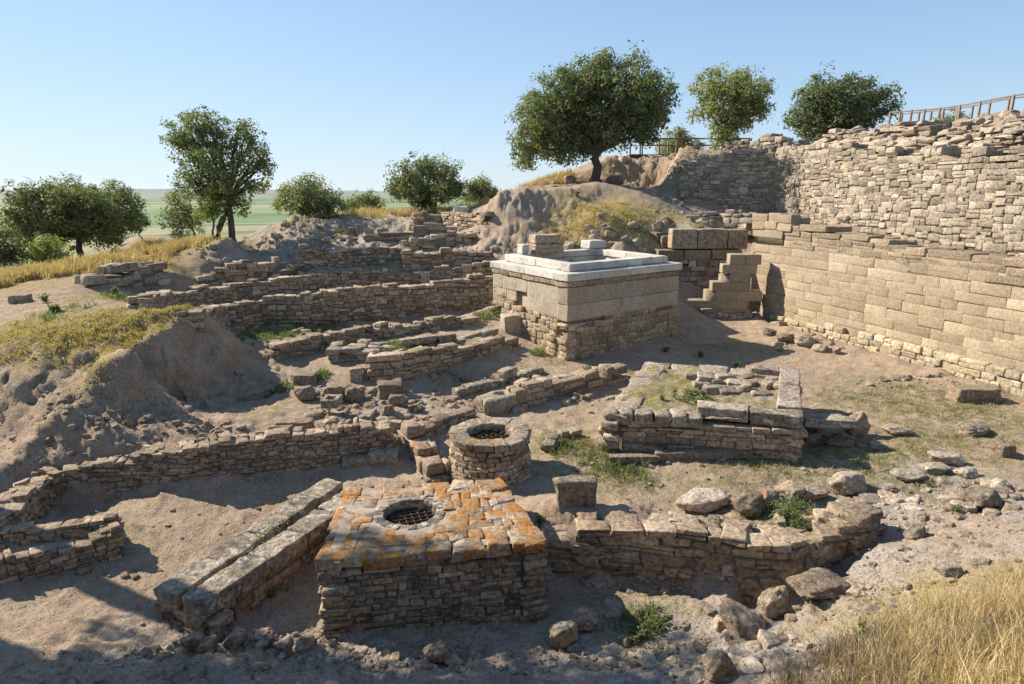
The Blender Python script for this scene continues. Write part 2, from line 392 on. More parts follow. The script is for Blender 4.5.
# ------------------------------------------------------------------ terrain: surveyed spot heights, smoothly interpolated
SPOT = [  # (px, py, height) of ground points seen in the photograph, turned into survey points
 (330,632,0),(440,642,0),(548,634,0),(620,600,0),(690,600,.05),(650,640,.02),(750,592,.1),(800,588,.12),
 (845,556,.4),(872,548,.64),(866,558,.6),(885,540,.62),
 (600,520,.68),(680,520,.68),(760,520,.7),(830,518,.7),
 (600,500,.68),(700,470,.7),(650,450,.7),(560,455,.66),(760,440,.7),(900,430,.75),(1000,430,.8),(720,350,.7),(800,372,.7),
 (900,390,.72),(1010,402,.75),(760,318,.78),(700,330,.72),(560,405,.7),(520,440,.6),(460,392,.72),(600,380,.7),(540,490,.6),(560,525,.62),
 (1000,470,.85),(900,482,.76),(950,500,.86),(1020,505,1.05),(915,540,.9),(1024,450,.85),
 (880,580,.78),(810,600,.5),(760,612,.35),(725,640,.35),(850,605,.9),(950,580,1.35),(1020,560,1.75),(900,640,1.6),(1000,640,2.3),
 (800,650,.85),(760,680,.9),(890,684,2.0),(1020,684,2.9),
 (0,684,.75),(150,684,.55),(300,684,.42),(450,684,.32),(600,684,.32),(690,672,.4),(100,640,.3),(0,650,.45),(560,655,.08),(200,645,.2),
 (200,530,.15),(100,520,.25),(250,500,.2),(100,600,.12),(30,610,.22),(250,600,.05),(350,482,.3),(0,560,.3),(290,560,.08),
 (20,500,.38),(100,488,.32),(300,470,.35),(400,462,.42),(150,575,.1),
 (100,450,.95),(250,430,.88),(340,416,.88),(190,442,.9),(20,460,.9),(-10,492,.7),
 (0,440,1.05),(50,424,1.4),(120,402,1.55),(200,425,1.05),(0,385,1.85),(60,392,1.75),(120,388,1.8),
 (0,347,2.45),(45,349,2.42),(92,366,2.15),(90,385,1.9),(40,372,2.05),
 (100,332,2.66),(150,330,2.62),(203,322,2.56),(170,345,2.3),(130,358,2.3),(222,328,2.25),
 (200,372,1.45),(240,362,1.35),(265,384,.9),(220,403,.75),(170,392,1.25),(245,395,.75),
 (180,409,1.2),(240,415,.88),(290,400,.82),
 (0,312,2.7),(50,292,2.85),(100,300,2.82),(150,306,2.78),(100,282,2.95),(0,290,2.7),(180,312,2.7),
 (0,272,2.6),(100,263,3.25),(200,242,3.7),(300,217,4.75),(140,236,3.2),(60,268,2.9),(355,214,4.72),
 (155,288,2.5),(190,285,2.35),(170,262,3.1),(200,252,3.45),(230,243,3.75),(180,277,2.7),(205,271,2.75),(235,262,3.0),
 (270,340,.98),(250,352,.95),(300,345,.95),(420,318,1.05),(480,312,1.1),(400,348,1.42),(440,343,1.42),(480,338,1.38),(480,382,.8),(520,362,.88),(400,412,.7),
 (300,388,.9),(350,350,1.3),(350,327,1.0),(250,332,1.0),(320,412,.82),(360,395,.8),
 (200,296,2.0),(300,284,2.2),(400,276,2.4),(470,271,2.6),(300,263,2.9),(400,256,3.1),(250,256,3.1),(450,246,3.4),(400,231,4.0),
 (440,226,4.2),(460,232,3.9),(300,225,4.42),(272,240,3.7),(335,238,3.75),(230,246,3.6),(350,250,3.3),
 (475,246,3.5),(580,247,3.55),(620,242,4.0),(535,243,3.7),(560,226,4.4),(600,216,4.9),(640,212,5.05),(700,222,4.55),(690,236,4.0),
 (600,200,5.6),(540,215,4.9),
]
XYZ = [ # points out of sight or on the crests, in metres
 (0,2,4.25),(-6,2,3.2),(6,2,4.2),(0,3.4,2.4),(-3,4.2,1.3),(-8,4.5,1.3),(3.0,3.3,2.9),(0,0,4.4),(10,3,4.2),(-14,3,2.4),(9,7,2.2),(16,10,1.2),(1.5,4.4,1.2),
 (-6,40,4.7),(-3.5,40,4.75),(-.8,33.2,5.9),(.3,33.4,5.95),(1.5,33.6,6.0),(3.0,34,6.05),(6,34.8,6.1),(0,35.3,6.02),(2,36,6.2),(4,36.6,6.4),(-1.15,32.2,4.7),(-1.7,30.8,3.5),(0,30.4,3.6),(.9,32,4.8),(4.45,35,6.42),(.3,37,6.1),(2.7,38,6.3),(-1.6,34.5,4.6),(6.6,34,5.8),(8.2,30.6,4.1),(8.2,28.5,.9),(9.6,28.5,.85),(7.2,28.4,1.6),(8.0,37,5.9),(11,36.4,5.2),
 (9.3,43.6,8.25),(6.3,43.6,8.1),(9.3,46,8.3),(6.3,46,8.1),(2.2,42,6.7),(12.5,43,8.3),(16,43,8.3),(20,30,8.95),(19.6,24,8.7),(20.5,19,8.4),(22,36,9.0),(22,30,9.0),(22,25,8.95),(6.8,42.2,6.6),(9.2,41.8,6.2),(5.2,40,6.55),(3,41,6.5),(26,26,8.8),(14,41,8.3),(17.5,36,8.9),
 (-.5,44,5.6),(3,50,6),(10,55,7.5),(20,55,8),(-6,60,1),(-10,48,3),(-4,50,4),(-14,56,0),
 (-28,50,0.5),(-16,52,0),(-40,40,-6),(-30,70,-14),(0,90,-16),(30,90,-8),(-60,90,-28),(-60,50,-18),(-36,30,-1),(-50,20,-4),(60,60,4),(50,20,6),(40,90,-10),(-28,28,1.8),(-20,22,2.4),
 (-16,14,1.4),(-22,16,2.2),(-12,9,.5),(-28,8,2.2),(11.9,30,4.3),(11.2,31.4,4.5),(10,33,4.4),
 (3.8,27.8,3.0),(6.2,24.3,.85),(-.8,24.6,1.7),(1.8,26.4,2.3),(7.6,26.6,1.2),(2.5,22.5,.9),(0,21.5,1.0),(-17,33,2.6),(-20,38,2.6),
]
_b0, _b1 = atz(749, 314, .75), atz(1075, 406, .75)      # foot of the long wall: low in front, high behind
_nb = np.array([-(_b1 - _b0)[1], (_b1 - _b0)[0], 0]); _nb *= np.sign(_nb[0]) / np.linalg.norm(_nb)
for _f in np.linspace(0, 1, 9):
    _q = _b0 + (_b1 - _b0) * _f
    XYZ += [tuple(_q - _nb * .35), tuple(_q + _nb * .25), tuple(_q + _nb * .95 + np.array([0, 0, 2.6]))]
_U = [(16.6, 16.0), (15.9, 19.5), (15.35, 23), (14.85, 26.5), (14.2, 31.5), (13.75, 35.6), (11.9, 36.9), (9.6, 37.6)]
for _i, (_x, _y) in enumerate(_U):
    _z = (3.2, 3.2, 3.3, 3.4, 4.0, 4.5, 5.0, 5.4)[_i]; _k = 1.0 if _i > 5 else 0
    XYZ += [(_x - .4, _y - _k * .5, _z), (_x - 1.2 + _k, _y - _k, _z), (_x + .45, _y + _k * .3, _z + .2), (_x + 1.1, _y + _k, _z + 1.6), (_x + 2.3 - _k * 1.5, _y + _k * 2, 6.9 if _i < 4 else 7.4), (_x + 3.6 - _k * 3, _y + _k * 3.4, 8.4)]
for _px, _pa, _za, _pb in ((560, 572, 0, .66), (620, 577, 0, .68), (690, 583, 0, .7), (740, 586, .05, .7), (790, 587, .12, .7), (830, 568, .25, .7)):
    _q = atz(_px, _pa, _za); XYZ += [(_q[0], _q[1] - .12, _za), (_q[0] + (.12 if _px > 800 else 0), _q[1] + .5, _pb)]
_P = np.array([atz(*s) for s in SPOT] + [np.array(q, float) for q in XYZ])
def _phi(r): return -np.sqrt(r * r + 0.12)
def _solve():
    X, z = _P[:, :2], _P[:, 2]; n = len(X)
    D = np.sqrt(((X[:, None] - X[None]) ** 2).sum(-1))
    A = _phi(D) - np.eye(n) * 0.02
    Q = np.c_[np.ones(n), X]
    M = np.block([[A, Q], [Q.T, np.zeros((3, 3))]])
    s = np.linalg.solve(M, np.r_[z, 0, 0, 0]); return s[:n], s[n:]
_w, _c = _solve()
WELLS = []
ROUGH = [(30,400,3.0,.9),(150,400,2.5,.7),(490,220,3,1.3),(540,220,3,1.0),(300,235,4,1.6),(700,660,3,.5),(900,540,2.5,.5),(650,180,5,2.5),(250,670,3,1.2),(230,365,2.0,1.3),(380,230,6,2.2),(760,560,1.5,.3)]
_RG = []
def hf(x, y):
    x = np.asarray(x, float).ravel(); y = np.asarray(y, float).ravel(); z = np.empty_like(x)
    for i in range(0, len(x), 20000):
        X = np.stack([x[i:i + 20000], y[i:i + 20000]], 1)
        D = np.sqrt(((X[:, None] - _P[None, :, :2]) ** 2).sum(-1))
        z[i:i + 20000] = _phi(D) @ _w + _c[0] + X @ _c[1:]
    amp = np.full_like(x, 0.24)
    for (cx, cy, r, a) in _RG:
        amp += a * np.exp(-((x - cx) ** 2 + (y - cy) ** 2) / (r * r))
    amp *= np.clip(np.hypot(x, y) / 6, .5, 1)
    z = z + amp * 0.07 * n2(x, y, 1.7, 4, 3) + np.maximum(amp, .5) * (0.055 * n2(x, y, 0.36, 4, 9, .6) + .03 * n2(x, y, .13, 2, 21))
    for (cx, cy, r) in WELLS:
        z = np.where(np.hypot(x - cx, y - cy) < r, z - 1.6, z)
    return z
def h1(x, y): return float(hf([x], [y])[0])
def gp(px, py):
    """ground point under a pixel of the photograph"""
    d = ray(px, py); t = np.concatenate([np.arange(2.5, 20, .12), np.arange(20, 95, .4)])
    p = np.array([0, 0, EYE])[None] + d[None] * t[:, None]
    g = p[:, 2] - hf(p[:, 0], p[:, 1]); k = np.argmax(g < 0)
    if not (g < 0).any(): return p[-1]
    a, b = t[k - 1], t[k]
    for _ in range(3):
        tt = np.linspace(a, b, 8); q = np.array([0, 0, EYE])[None] + d[None] * tt[:, None]
        g = q[:, 2] - hf(q[:, 0], q[:, 1]); j = max(1, int(np.argmax(g < 0))); a, b = tt[j - 1], tt[j]
    return q[j]
for (px, py, r, a) in ROUGH:
    q = gp(px, py); _RG.append((q[0], q[1], r, a))
WELL_R = atz(490, 431, 1.4); WELL_S = atz(410, 512, 1.15)
WELLS += [(WELL_R[0], WELL_R[1], .62), (WELL_S[0], WELL_S[1], .55)]

# vegetation and stony patches: (px, py, radius m, strength)
YEL = [(25,330,1.6,.9),(80,328,1.5,1),(130,322,1.4,1),(170,318,1.3,1),(200,314,1.0,1),(92,350,.9,.9),(60,338,1.2,1),(10,335,1.4,.9),(205,305,1.0,.8),(140,303,1.2,.6),(93,372,.5,.7),(115,345,.9,.9),
       (600,228,2.8,1.2),(575,230,2.2,1.2),(640,230,2.6,1.1),(620,214,2.6,1.1),(565,216,1.8,.9),(650,216,2,.9),(30,285,2.2,.5)]
DRY = [(20,278,3,1),(60,270,3,1),(100,264,3,1),(140,254,3,1),(180,246,3,1),(220,236,2.4,1),(260,223,2,1),(300,215,1.2,.9),(345,213,2,1),(380,213,3,1),(420,213,3,1),(450,212,2.5,.8),(510,184,2.0,1),(550,178,2,.8),
       (960,600,1.4,1),(1000,600,1.6,1),(940,650,1.2,1),(1000,660,1.4,1),(880,670,.8,.7)]
GRN = [(270,333,1.3,1),(300,328,1.0,.7),(400,345,1.2,.8),(430,348,1,.7),(600,460,1.5,.9),(565,440,1,.8),(620,470,1.2,.7),(780,510,1,1),(690,385,1.2,.8),(900,400,2.2,.9),(850,440,2.2,.9),(800,460,2.0,.8),(740,460,1.6,.6),
       (960,440,2,.8),(880,460,1.6,.7),(1000,420,2,.8),(940,410,2,.9),(740,350,2,.5),(640,615,.8,.9),(470,385,1,.5),(520,375,1,.5),(660,310,1.5,.4),(280,410,.8,.6),(720,490,1.2,.6),(950,490,1,.5),(370,270,2,.4),
       (150,285,1.6,.6),(200,280,1.6,.5),(110,300,1.6,.6),(100,380,1,.4),(230,395,1,.3),(100,545,1,.2)]
STN = [(880,500,1.6,.9),(950,490,1.6,.9),(1000,500,1.6,.8),(870,560,1.0,.9),(820,600,1.0,.9),(750,620,1.0,.8),(700,650,1.0,.9),(900,600,1.0,.5),(600,670,1.6,.8),(450,670,1.6,.7),(300,668,1.6,.7),(150,668,1.6,.5),
       (760,660,1,1),(380,240,5,.7),(300,230,3,.7),(250,245,3,.6),(440,235,4,.6),(700,225,4,.7),(640,200,2,.35),(400,400,1.0,.5),(380,430,.8,.5),(660,238,2,.5),(500,215,3,.15),(1000,550,1.5,.5),(680,250,2,.7)]
def patch(lst, x, y, seed):
    m = np.zeros_like(x)
    for (px, py, r, s) in lst:
        q = gp(px, py); d = np.hypot(x - q[0], y - q[1]) / r
        m = np.maximum(m, s * np.clip(1.5 - 1.15 * d, 0, 1))
    return np.clip(m + 0.35 * n2(x, y, .8, 4, seed) * (m > .02), 0, 1)
def build_terrain():
    ny, nx = 620, 640
    yy = 0.4 * (95 / 0.4) ** (np.linspace(0, 1, ny) ** .62)
    u = np.linspace(-1, 1, nx); u = u * (0.72 + 0.28 * u * u)
    X = u[None] * (yy[:, None] * 1.15 + 4.0); Y = np.repeat(yy[:, None], nx, 1)
    x, y = X.ravel(), Y.ravel(); z = hf(x, y)
    g = np.stack([np.maximum(patch(YEL, x, y, 1), patch(DRY, x, y, 2)), patch(GRN, x, y, 3), patch(STN, x, y, 4)], 1)
    i = np.arange(ny - 1)[:, None] * nx + np.arange(nx - 1)[None]
    F = np.stack([i, i + 1, i + nx + 1, i + nx], -1).reshape(-1, 4)
    gr = np.stack(np.gradient(z.reshape(ny, nx)), 0); sl = np.hypot(gr[0] / np.gradient(Y, axis=0), gr[1] / np.maximum(np.gradient(X, axis=1), 1e-3)).ravel()
    g[:, :2] *= np.clip(1.55 - 1.3 * sl, 0, 1)[:, None]
    # cut and eroded earth faces: roughen the steep places along their normal
    gx = (gr[1] / np.maximum(np.gradient(X, axis=1), 1e-3)).ravel(); gy = (gr[0] / np.gradient(Y, axis=0)).ravel() - gx * 0
    nl = np.sqrt(1 + sl ** 2); am = np.clip(sl - .28, 0, .9) * .17 * np.clip(y / 12, .2, 1) * np.clip(1.6 - y / 32, .55, 1)
    P3 = np.stack([x, y, z * 1.6], 1); e = fbm(P3 / .75, 5, 51, .62) - .35 * np.abs(vnoise(P3 * np.array([2.6, 2.6, .5]), 61))
    x, y, z = x - gx / nl * am * e, y - gy / nl * am * e, z + am * e / nl
    o = mesh_obj('ground', np.stack([x, y, z], 1), F, MAT['soil'], tint=g, attr='ground')
    tag(o, 'bare dusty excavated ground with grassy mounds', 'ground', kind='structure')
build_terrain()

def plain():
    m = NT('farm_plain'); p = m.pos()
    mp = m.n('ShaderNodeMapping'); mp.inputs['Scale'].default_value = (.0011, .0028, 1); mp.inputs['Rotation'].default_value = (0, 0, .35); m.l(p, mp.inputs['Vector'])
    v = m.n('ShaderNodeTexVoronoi', distance='CHEBYCHEV'); v.inputs['Scale'].default_value = 1.0; m.l(mp.outputs[0], v.inputs['Vector'])
    sp = m.n('ShaderNodeSeparateColor'); m.l(v.outputs['Color'], sp.inputs[0])
    col = m.ramp(sp.outputs[0], [(0, (.09, .17, .05)), (.22, (.14, .22, .07)), (.42, (.24, .24, .11)), (.56, (.08, .15, .05)), (.72, (.34, .27, .16)), (.88, (.17, .23, .08))], 'CONSTANT')
    n = m.noise(p, .02, 4)
    ve = m.n('ShaderNodeTexVoronoi', feature='DISTANCE_TO_EDGE'); ve.inputs['Scale'].default_value = 1.0; m.l(mp.outputs[0], ve.inputs['Vector'])
    col = m.mix(m.ramp(ve.outputs['Distance'], [(.012, .75), (.03, 0.)]), col, (.045, .07, .03))
    col = m.mix(m.ramp(m.noise(mp.outputs[0], 3.0, 4, .6), [(.4, .35), (.6, 0.)]), col, (.30, .27, .14))
    tr = m.ramp(m.noise(p, .006, 5, .6), [(.55, 0.), (.6, 1.)])
    col = m.mix(m.math('MULTIPLY', tr, .6), col, (.04, .065, .03))
    m.surf(col, .95)
    rr = np.r_[45, 120, 300, 700, 1500, 3000, 6000, 12000, 22000.]; aa = np.linspace(-1.3, 1.3, 40)
    V = [(r * math.sin(a), r * math.cos(a), -32 + (0 if r > 200 else 0)) for r in rr for a in aa]
    i = np.arange(len(rr) - 1)[:, None] * 40 + np.arange(39)[None]
    o = mesh_obj('plain', V, np.stack([i, i + 1, i + 41, i + 40], -1).reshape(-1, 4), m.m)
    tag(o, 'flat green farmland far below the hill', 'plain', kind='structure')
    # far low hills on the horizon at the left
    m = NT('far_hills'); m.surf(m.mix(m.noise(m.pos(), .002, 5), (.10, .12, .08), (.20, .18, .13)), .95)
    n = 90; A = Acc()
    for (y0, x0, x1, hh, sd_) in ((9500, -9500, -2300, 105, 1), (12500, -13000, 300, 90, 2)):
        xs = np.linspace(x0, x1, n); e = np.clip(np.minimum(xs - x0, x1 - xs) / 1500, 0, 1)
        hz = hh * e * (.72 + .28 * n2(xs, xs * 0, 1500, 4, sd_))
        V = np.concatenate([np.stack([xs, 0 * xs + y0 - 900, 0 * xs - 33], 1), np.stack([xs, 0 * xs + y0, hz - 32], 1), np.stack([xs, 0 * xs + y0 + 1500, 0 * xs - 33], 1)])
        i = np.arange(2)[:, None] * n + np.arange(n - 1)[None]
        A.add(V, np.stack([i, i + 1, i + n + 1, i + n], -1).reshape(-1, 4))
    tag(A.build('hills', [m.m]), 'low blue hills on the far horizon', 'hills', kind='structure')
plain()
# ------------------------------------------------------------------ masonry
def path_fn(path):
    P = np.asarray(path, float); d = np.diff(P, axis=0); L = np.hypot(d[:, 0], d[:, 1]); S = np.r_[0, np.cumsum(L)]
    def at(s):
        k = int(np.clip(np.searchsorted(S, s, 'right') - 1, 0, len(L) - 1))
        t = d[k] / L[k]; p = P[k] + t * (s - S[k])
        # smooth the direction near bends
        n = np.array([-t[1], t[0]])
        return p, t, n
    return at, S
def masonry(path, zb, zt, thick, ch, ln, seed=0, ragged=.06, prot=.02, gap=.012, batter=0.0, lod=1, jit=.16, rnd=.24, skew=.06,
            wob=.25, split=.15, core=.035, away=None, leaf=None, ends=(0, 0), tilt=.04, top_fill=True, back=True, zlean=0.0):
    """a wall of single stones laid in wandering courses along a front line; returns (V,F,T) of the stones and of the core"""
    at, S = path_fn(path); Ltot = S[-1]; rs = np.random.RandomState(seed); st = Stones(seed + 1)
    zb = np.asarray(zb, float) * np.ones(len(path)); zt = np.asarray(zt, float) * np.ones(len(path))
    fb = lambda s: np.interp(s, S, zb)
    mid = np.mean(np.asarray(path, float), 0); away = np.array(away if away is not None else mid)
    tt = np.asarray(path[-1], float) - np.asarray(path[0], float)
    sg = 1.0 if (np.array([-tt[1], tt[0]]) @ away) > 0 else -1.0
    def ft(s):
        s = np.atleast_1d(s); return np.interp(s, S, zt) + ragged * n2(s + seed * 7.3, s * 0, .55, 3, seed % 50)
    leaf = leaf or min(thick, .34)
    z = zb.min() - .12; k = 0; zmx = zt.max() + ragged
    zmin = zb.min()
    while z < zmx:
        c = rs.uniform(*ch); s = ends[0] + rs.uniform(-.5, 0) * ln[0]
        while s < Ltot - ends[1]:
            l = rs.uniform(*ln) * (rs.uniform(1.4, 1.9) if rs.rand() < .07 else 1); sm = s + l / 2
            if sm > Ltot - ends[1] + .3 * ln[0]: break
            smc = min(max(sm, 0.02), Ltot - .02)
            zo = wob * c * 1.2 * float(n2(np.array([smc * .9]), np.array([z * .8]), .8, 2, seed + 3)[0])
            top = float(ft(smc)[0]); zc = z + c / 2 + zo
            if zc > top or zc < fb(smc) - .16 - c * .4: s += l; continue
            p, t, n = at(smc); n = n * sg
            rz = math.atan2(t[1], t[0])
            off = batter * (zc - zmin) + rs.uniform(-prot, prot)
            exposed = zc + c * 1.7 > top
            parts = [(c, 0.0)]
            if rs.rand() < split and c > ch[0] * 1.05:
                q = rs.uniform(.4, .6); parts = [(c * q, -c * (1 - q) / 2), (c * (1 - q), c * q / 2)]
            for (cc, dz) in parts:
                dd = leaf * rs.uniform(.85, 1.12)
                cen = np.r_[p + n * (off + dd / 2), zc + dz]
                ax = axes(rz + rs.uniform(-tilt, tilt), rs.uniform(-tilt, tilt) * .6, rs.uniform(-tilt, tilt))
                st.add(cen, ax, ((l - gap) / 2, dd / 2, (cc - gap) / 2))
            if exposed and top_fill and thick > leaf * 1.2:
                x0 = leaf
                while x0 < thick - .06:
                    dd = min(rs.uniform(.7, 1.3) * leaf, thick - x0 + .05)
                    ls = rs.uniform(.6, 1.05) * l
                    st.add(np.r_[p + n * (off + x0 + dd / 2) + t * rs.uniform(-.2, .2) * l, zc + rs.uniform(-.35, .05) * c],
                           axes(rz + rs.uniform(-.3, .3), rs.uniform(-1, 1) * tilt * 2, rs.uniform(-1, 1) * tilt * 2), (ls / 2, dd / 2, c * rs.uniform(.4, .55)))
                    x0 += dd
            elif back and thick > leaf * 1.2:
                st.add(np.r_[p + n * (off + thick - leaf / 2), zc], axes(rz), ((l - gap) / 2, leaf / 2, (c - gap) / 2))
            s += l
        z += c; k += 1
    V, F, T = st.expand(lod, rnd, jit, skew)
    # earth core, a little behind the faces
    ss = np.unique(np.r_[np.arange(.03, Ltot, .3), Ltot - .03, S[(S > .05) & (S < Ltot - .05)]]); CV = []
    for s in ss:
        p, t, n = at(min(s, Ltot - 1e-4)); n = n * sg; b = fb(s) - .3; tp = max(float(ft(s)[0]) - max(ch) * .75, b + .1)
        i0 = core if thick > .25 else thick * .2
        for (o, zz) in ((i0, b), (i0 + batter * (tp - zmin), tp), (max(thick - i0, i0 + .03) + batter * (tp - zmin), tp), (max(thick - i0, i0 + .03), b)):
            CV.append(np.r_[p + n * o, zz])
    m = len(ss); CF = []
    for i in range(m - 1):
        for a in range(4):
            b = (a + 1) % 4; q = [i * 4 + a, (i + 1) * 4 + a, (i + 1) * 4 + b, i * 4 + b]
            CF.append(q if sg < 0 else q[::-1])
    CF.append([0, 1, 2, 3]); CF.append([(m - 1) * 4 + a for a in (3, 2, 1, 0)])
    return (V, F, T), (np.array(CV), np.array(CF))
def masonry_into(A, *a, m=(0, 1), **k):
    (V, F, T), (CV, CF) = masonry(*a, **k)
    A.add(V, F, T, m[0]); A.add(CV, CF, None, m[1])
def wall(name, label, cat, path, zb, zt, thick, ch, ln, mat, mortar='mortar', group=None, parent=None, **k):
    A = Acc(); masonry_into(A, path, zb, zt, thick, ch, ln, **k)
    o = A.build(name, [MAT[mat], MAT[mortar]], parent)
    return tag(o, label, cat, group) if parent is None else o
def pxline(pts, z=None):
    """[(px, base y, top y)] of a wall seen in the photograph -> plan line, base and top heights"""
    P, zb, zt = [], [], []
    for (px, yb, yt) in pts:
        b = gp(px, yb) if z is None else atz(px, yb, z)
        P.append(b[:2]); zb.append(b[2]); zt.append(aty(px, yt, b[1])[2])
    return P, zb, zt

# ------------------------------------------------------------------ the big walls on the right
def big_walls():
    b0, b1 = atz(749, 314, .75), atz(1075, 406, .75)
    e = lambda px: b0[:2] + (b1[:2] - b0[:2]) * 0
    t = np.array([b1[0] - b0[0], b1[1] - b0[1]]); L = np.hypot(*t); t /= L
    P = lambda f, o=0.0: b0[:2] + t * L * f + np.array([t[1], -t[0]]) * -o      # o > 0 goes into the bank
    nb = np.array([-t[1], t[0]]); nb = nb if nb[0] > 0 else -nb
    P = lambda f, o=0.0: b0[:2] + t * L * f + nb * o
    root = empty('fortification_wall', (*P(.5), .6), 'long warm tan ashlar wall of big rectangular blocks with a worn grey top course, along the right of the court', 'stone wall')
    zt0 = [4.35, 4.3, 4.0, 3.75, 3.55]; fs = [0, .15, .5, .8, 1]
    A = Acc(); masonry_into(A, [P(f) for f in fs], .8, zt0, 1.1, (.27, .36), (.5, 1.6), seed=11, ragged=.03, prot=.006, gap=.003, batter=.035,
                            lod=2, jit=.03, rnd=.05, skew=.01, wob=.12, split=.05, leaf=.5, tilt=.008, back=False)
    A.build('ashlar_face', [MAT['warm'], MAT['mortar_warm']], root)
    A = Acc(); masonry_into(A, [P(f, .10) for f in fs], [z - .1 for z in zt0], [4.8, 4.72, 4.45, 4.2, 4.0], 1.3, (.2, .27), (.6, 1.7), seed=12, ragged=.03, prot=.03,
                            lod=2, jit=.13, rnd=.2, wob=.3, split=.3, leaf=.65, tilt=.015, back=False)
    A.build('worn_top_course', [MAT['course_pale'], MAT['mortar_warm']], root)
    A = Acc(); masonry_into(A, [P(f, -.10 - .16 * f) for f in (.12, .3, .5, .75, 1)], .72, [.95, 1.12, 1.2, 1.25, 1.25], .4, (.17, .26), (.25, .5), seed=13, ragged=.08, prot=.05,
                            lod=2, jit=.16, leaf=.3, back=False)
    A.build('footing', [MAT['yellow'], MAT['mortar_warm']], root)
    # raised corner at the far end
    A = Acc(); masonry_into(A, [P(-.012, -.01), P(.13, .02)], 4.2, [5.15, 5.0], 1.0, (.34, .44), (.7, 1.3), seed=14, ragged=.05, lod=2, jit=.06, rnd=.12, leaf=.5, tilt=.01, prot=.02)
    A.build('raised_corner', [MAT['warm'], MAT['mortar_warm']], root)
    # upper wall
    U = _U
    root = empty('upper_wall', (15, 26, 4.2), 'tall pale limestone rubble wall rising behind and above the ashlar wall on the right', 'stone wall')
    zt = [6.8, 7.0, 7.3, 7.6, 8.2, 8.6, 8.0, 7.5]
    A = Acc(); masonry_into(A, U, 4.0, zt, .8, (.15, .31), (.22, .62), seed=21, ragged=.24, prot=.022, core=.06, gap=.008, batter=.10, lod=1, jit=.13, rnd=.2, skew=.07,
                            wob=.75, split=.28, leaf=.42, tilt=.03, back=False)
    A.build('rubble_face', [MAT['pale'], MAT['mortar_warm']], root)
    A = Acc()
    V_ = [(x + .75, y + .1) for x, y in U]
    masonry_into(A, V_[:6], [z - .35 for z in zt[:6]], [7.9, 8.15, 8.35, 8.55, 8.95, 9.0], .9, (.16, .32), (.3, .9), seed=22, ragged=.3, prot=.2, core=.3, gap=.03, batter=.85, lod=2, jit=.26, rnd=.3,
                 skew=.14, wob=1.0, split=.2, leaf=.5, tilt=.2, back=False)
    A.build('broken_top', [MAT['grey'], MAT['fill']], root)
    # loose pale masonry that climbs to the left behind it, under the boardwalk
    wall('ruined_wall', 'ragged pale rubble wall climbing below the boardwalk and the round bushy tree', 'stone wall', [(14.6, 37.2), (13.6, 39.5), (11.8, 41.0)], 7.4, [9.0, 8.95, 8.3], .8,
         (.16, .3), (.25, .6), 'pale', 'mortar_warm', seed=24, ragged=.3, prot=.05, core=.09, lod=1, wob=.6, batter=.1)
    return P
MAT['course_pale'] = stone_mat('weathered_grey_top_course', [(.36, .30, .22), (.44, .37, .285), (.40, .335, .255)], grime=((.15, .13, .11), .58), pale=((.50, .46, .39), .62), bump=.03, scale=1.3)
LW = big_walls()

def far_corner():
    """stepped wall end, big slab wall and rubble between the altar and the ashlar wall"""
    Y = 27.0
    X = lambda px, Y=Y: aty(px, 300, Y)[0] + 0.0
    pts = [(684, 312), (691, 312), (691.2, 300), (707, 300), (707.2, 284), (721, 284), (721.2, 268), (733, 268), (733.2, 252), (751, 252)]
    P = [(X(p[0]), Y + (751 - p[0]) * .004) for p in pts]
    zt = [aty(p[0], p[1], Y)[2] for p in pts]
    wall('stepped_wall', 'tan ashlar wall end rising in steps like a stair to the corner of the big wall', 'stone wall', P, .9, zt, .7, (.36, .42), (.55, 1.0), 'warm', 'mortar_warm',
         seed=31, ragged=.0, prot=.01, gap=.004, lod=2, jit=.04, rnd=.06, skew=.012, wob=.0, split=0, leaf=.6, tilt=.01)
    wall('footing_wall', 'low rubble footing under the stepped wall beside the altar', 'stone wall', [(X(676), 26.85), (X(752), 26.85)], .7, [1.15, 1.0], .5, (.14, .24), (.2, .5), 'grey', 'mortar', seed=32, lod=1, ragged=.08)
    root = empty('slab_wall', (X(708, 29), 29, 1.0), 'wall of large smooth brown slabs above rubble, between altar and stepped wall', 'stone wall')
    Y2 = 29.2
    x = lambda px: aty(px, 250, Y2)[0]
    zz = lambda py: aty(700, py, Y2)[2]
    S = Stones(5)
    for (a, b, t_, u) in ((671, 697, 229, 249), (697.5, 727, 229, 249), (727.5, 747, 229.5, 249), (658, 684, 250, 261), (684.5, 711, 250, 260), (711.5, 742, 249.5, 259)):
        z1, z0 = zz(t_), zz(u)
        S.add(((x(a) + x(b)) / 2, Y2 + .35 + (.0 if t_ < 240 else -.06), (z0 + z1) / 2), axes(0), ((x(b) - x(a)) / 2 - .01, .38, (z1 - z0) / 2 - .01))
    A = Acc(); A.add(*S.expand(3, .07, .03, .01)); A.build('large_slabs', [MAT['ashlar_brown']], root)
    A = Acc(); masonry_into(A, [(x(664), Y2 - .02), (x(746), Y2 - .02)], .8, zz(261) + .04, .6, (.16, .34), (.25, .7), seed=33, lod=1, ragged=0, jit=.2, wob=.5, prot=.05)
    A.build('rubble_below', [MAT['grey'], MAT['mortar']], root)
    wall('rubble_wall', 'rough grey rubble wall just above the big brown slabs', 'stone wall', [(aty(688, 225, 31.5)[0], 31.8), (aty(722, 225, 31.5)[0], 31.2), (aty(748, 222, 30)[0], 30.2)], 4.2, [4.7, 5.15, 5.1], .7,
         (.16, .34), (.3, .8), 'grey', 'fill', seed=34, ragged=.18, lod=1, jit=.25, tilt=.12, prot=.08)
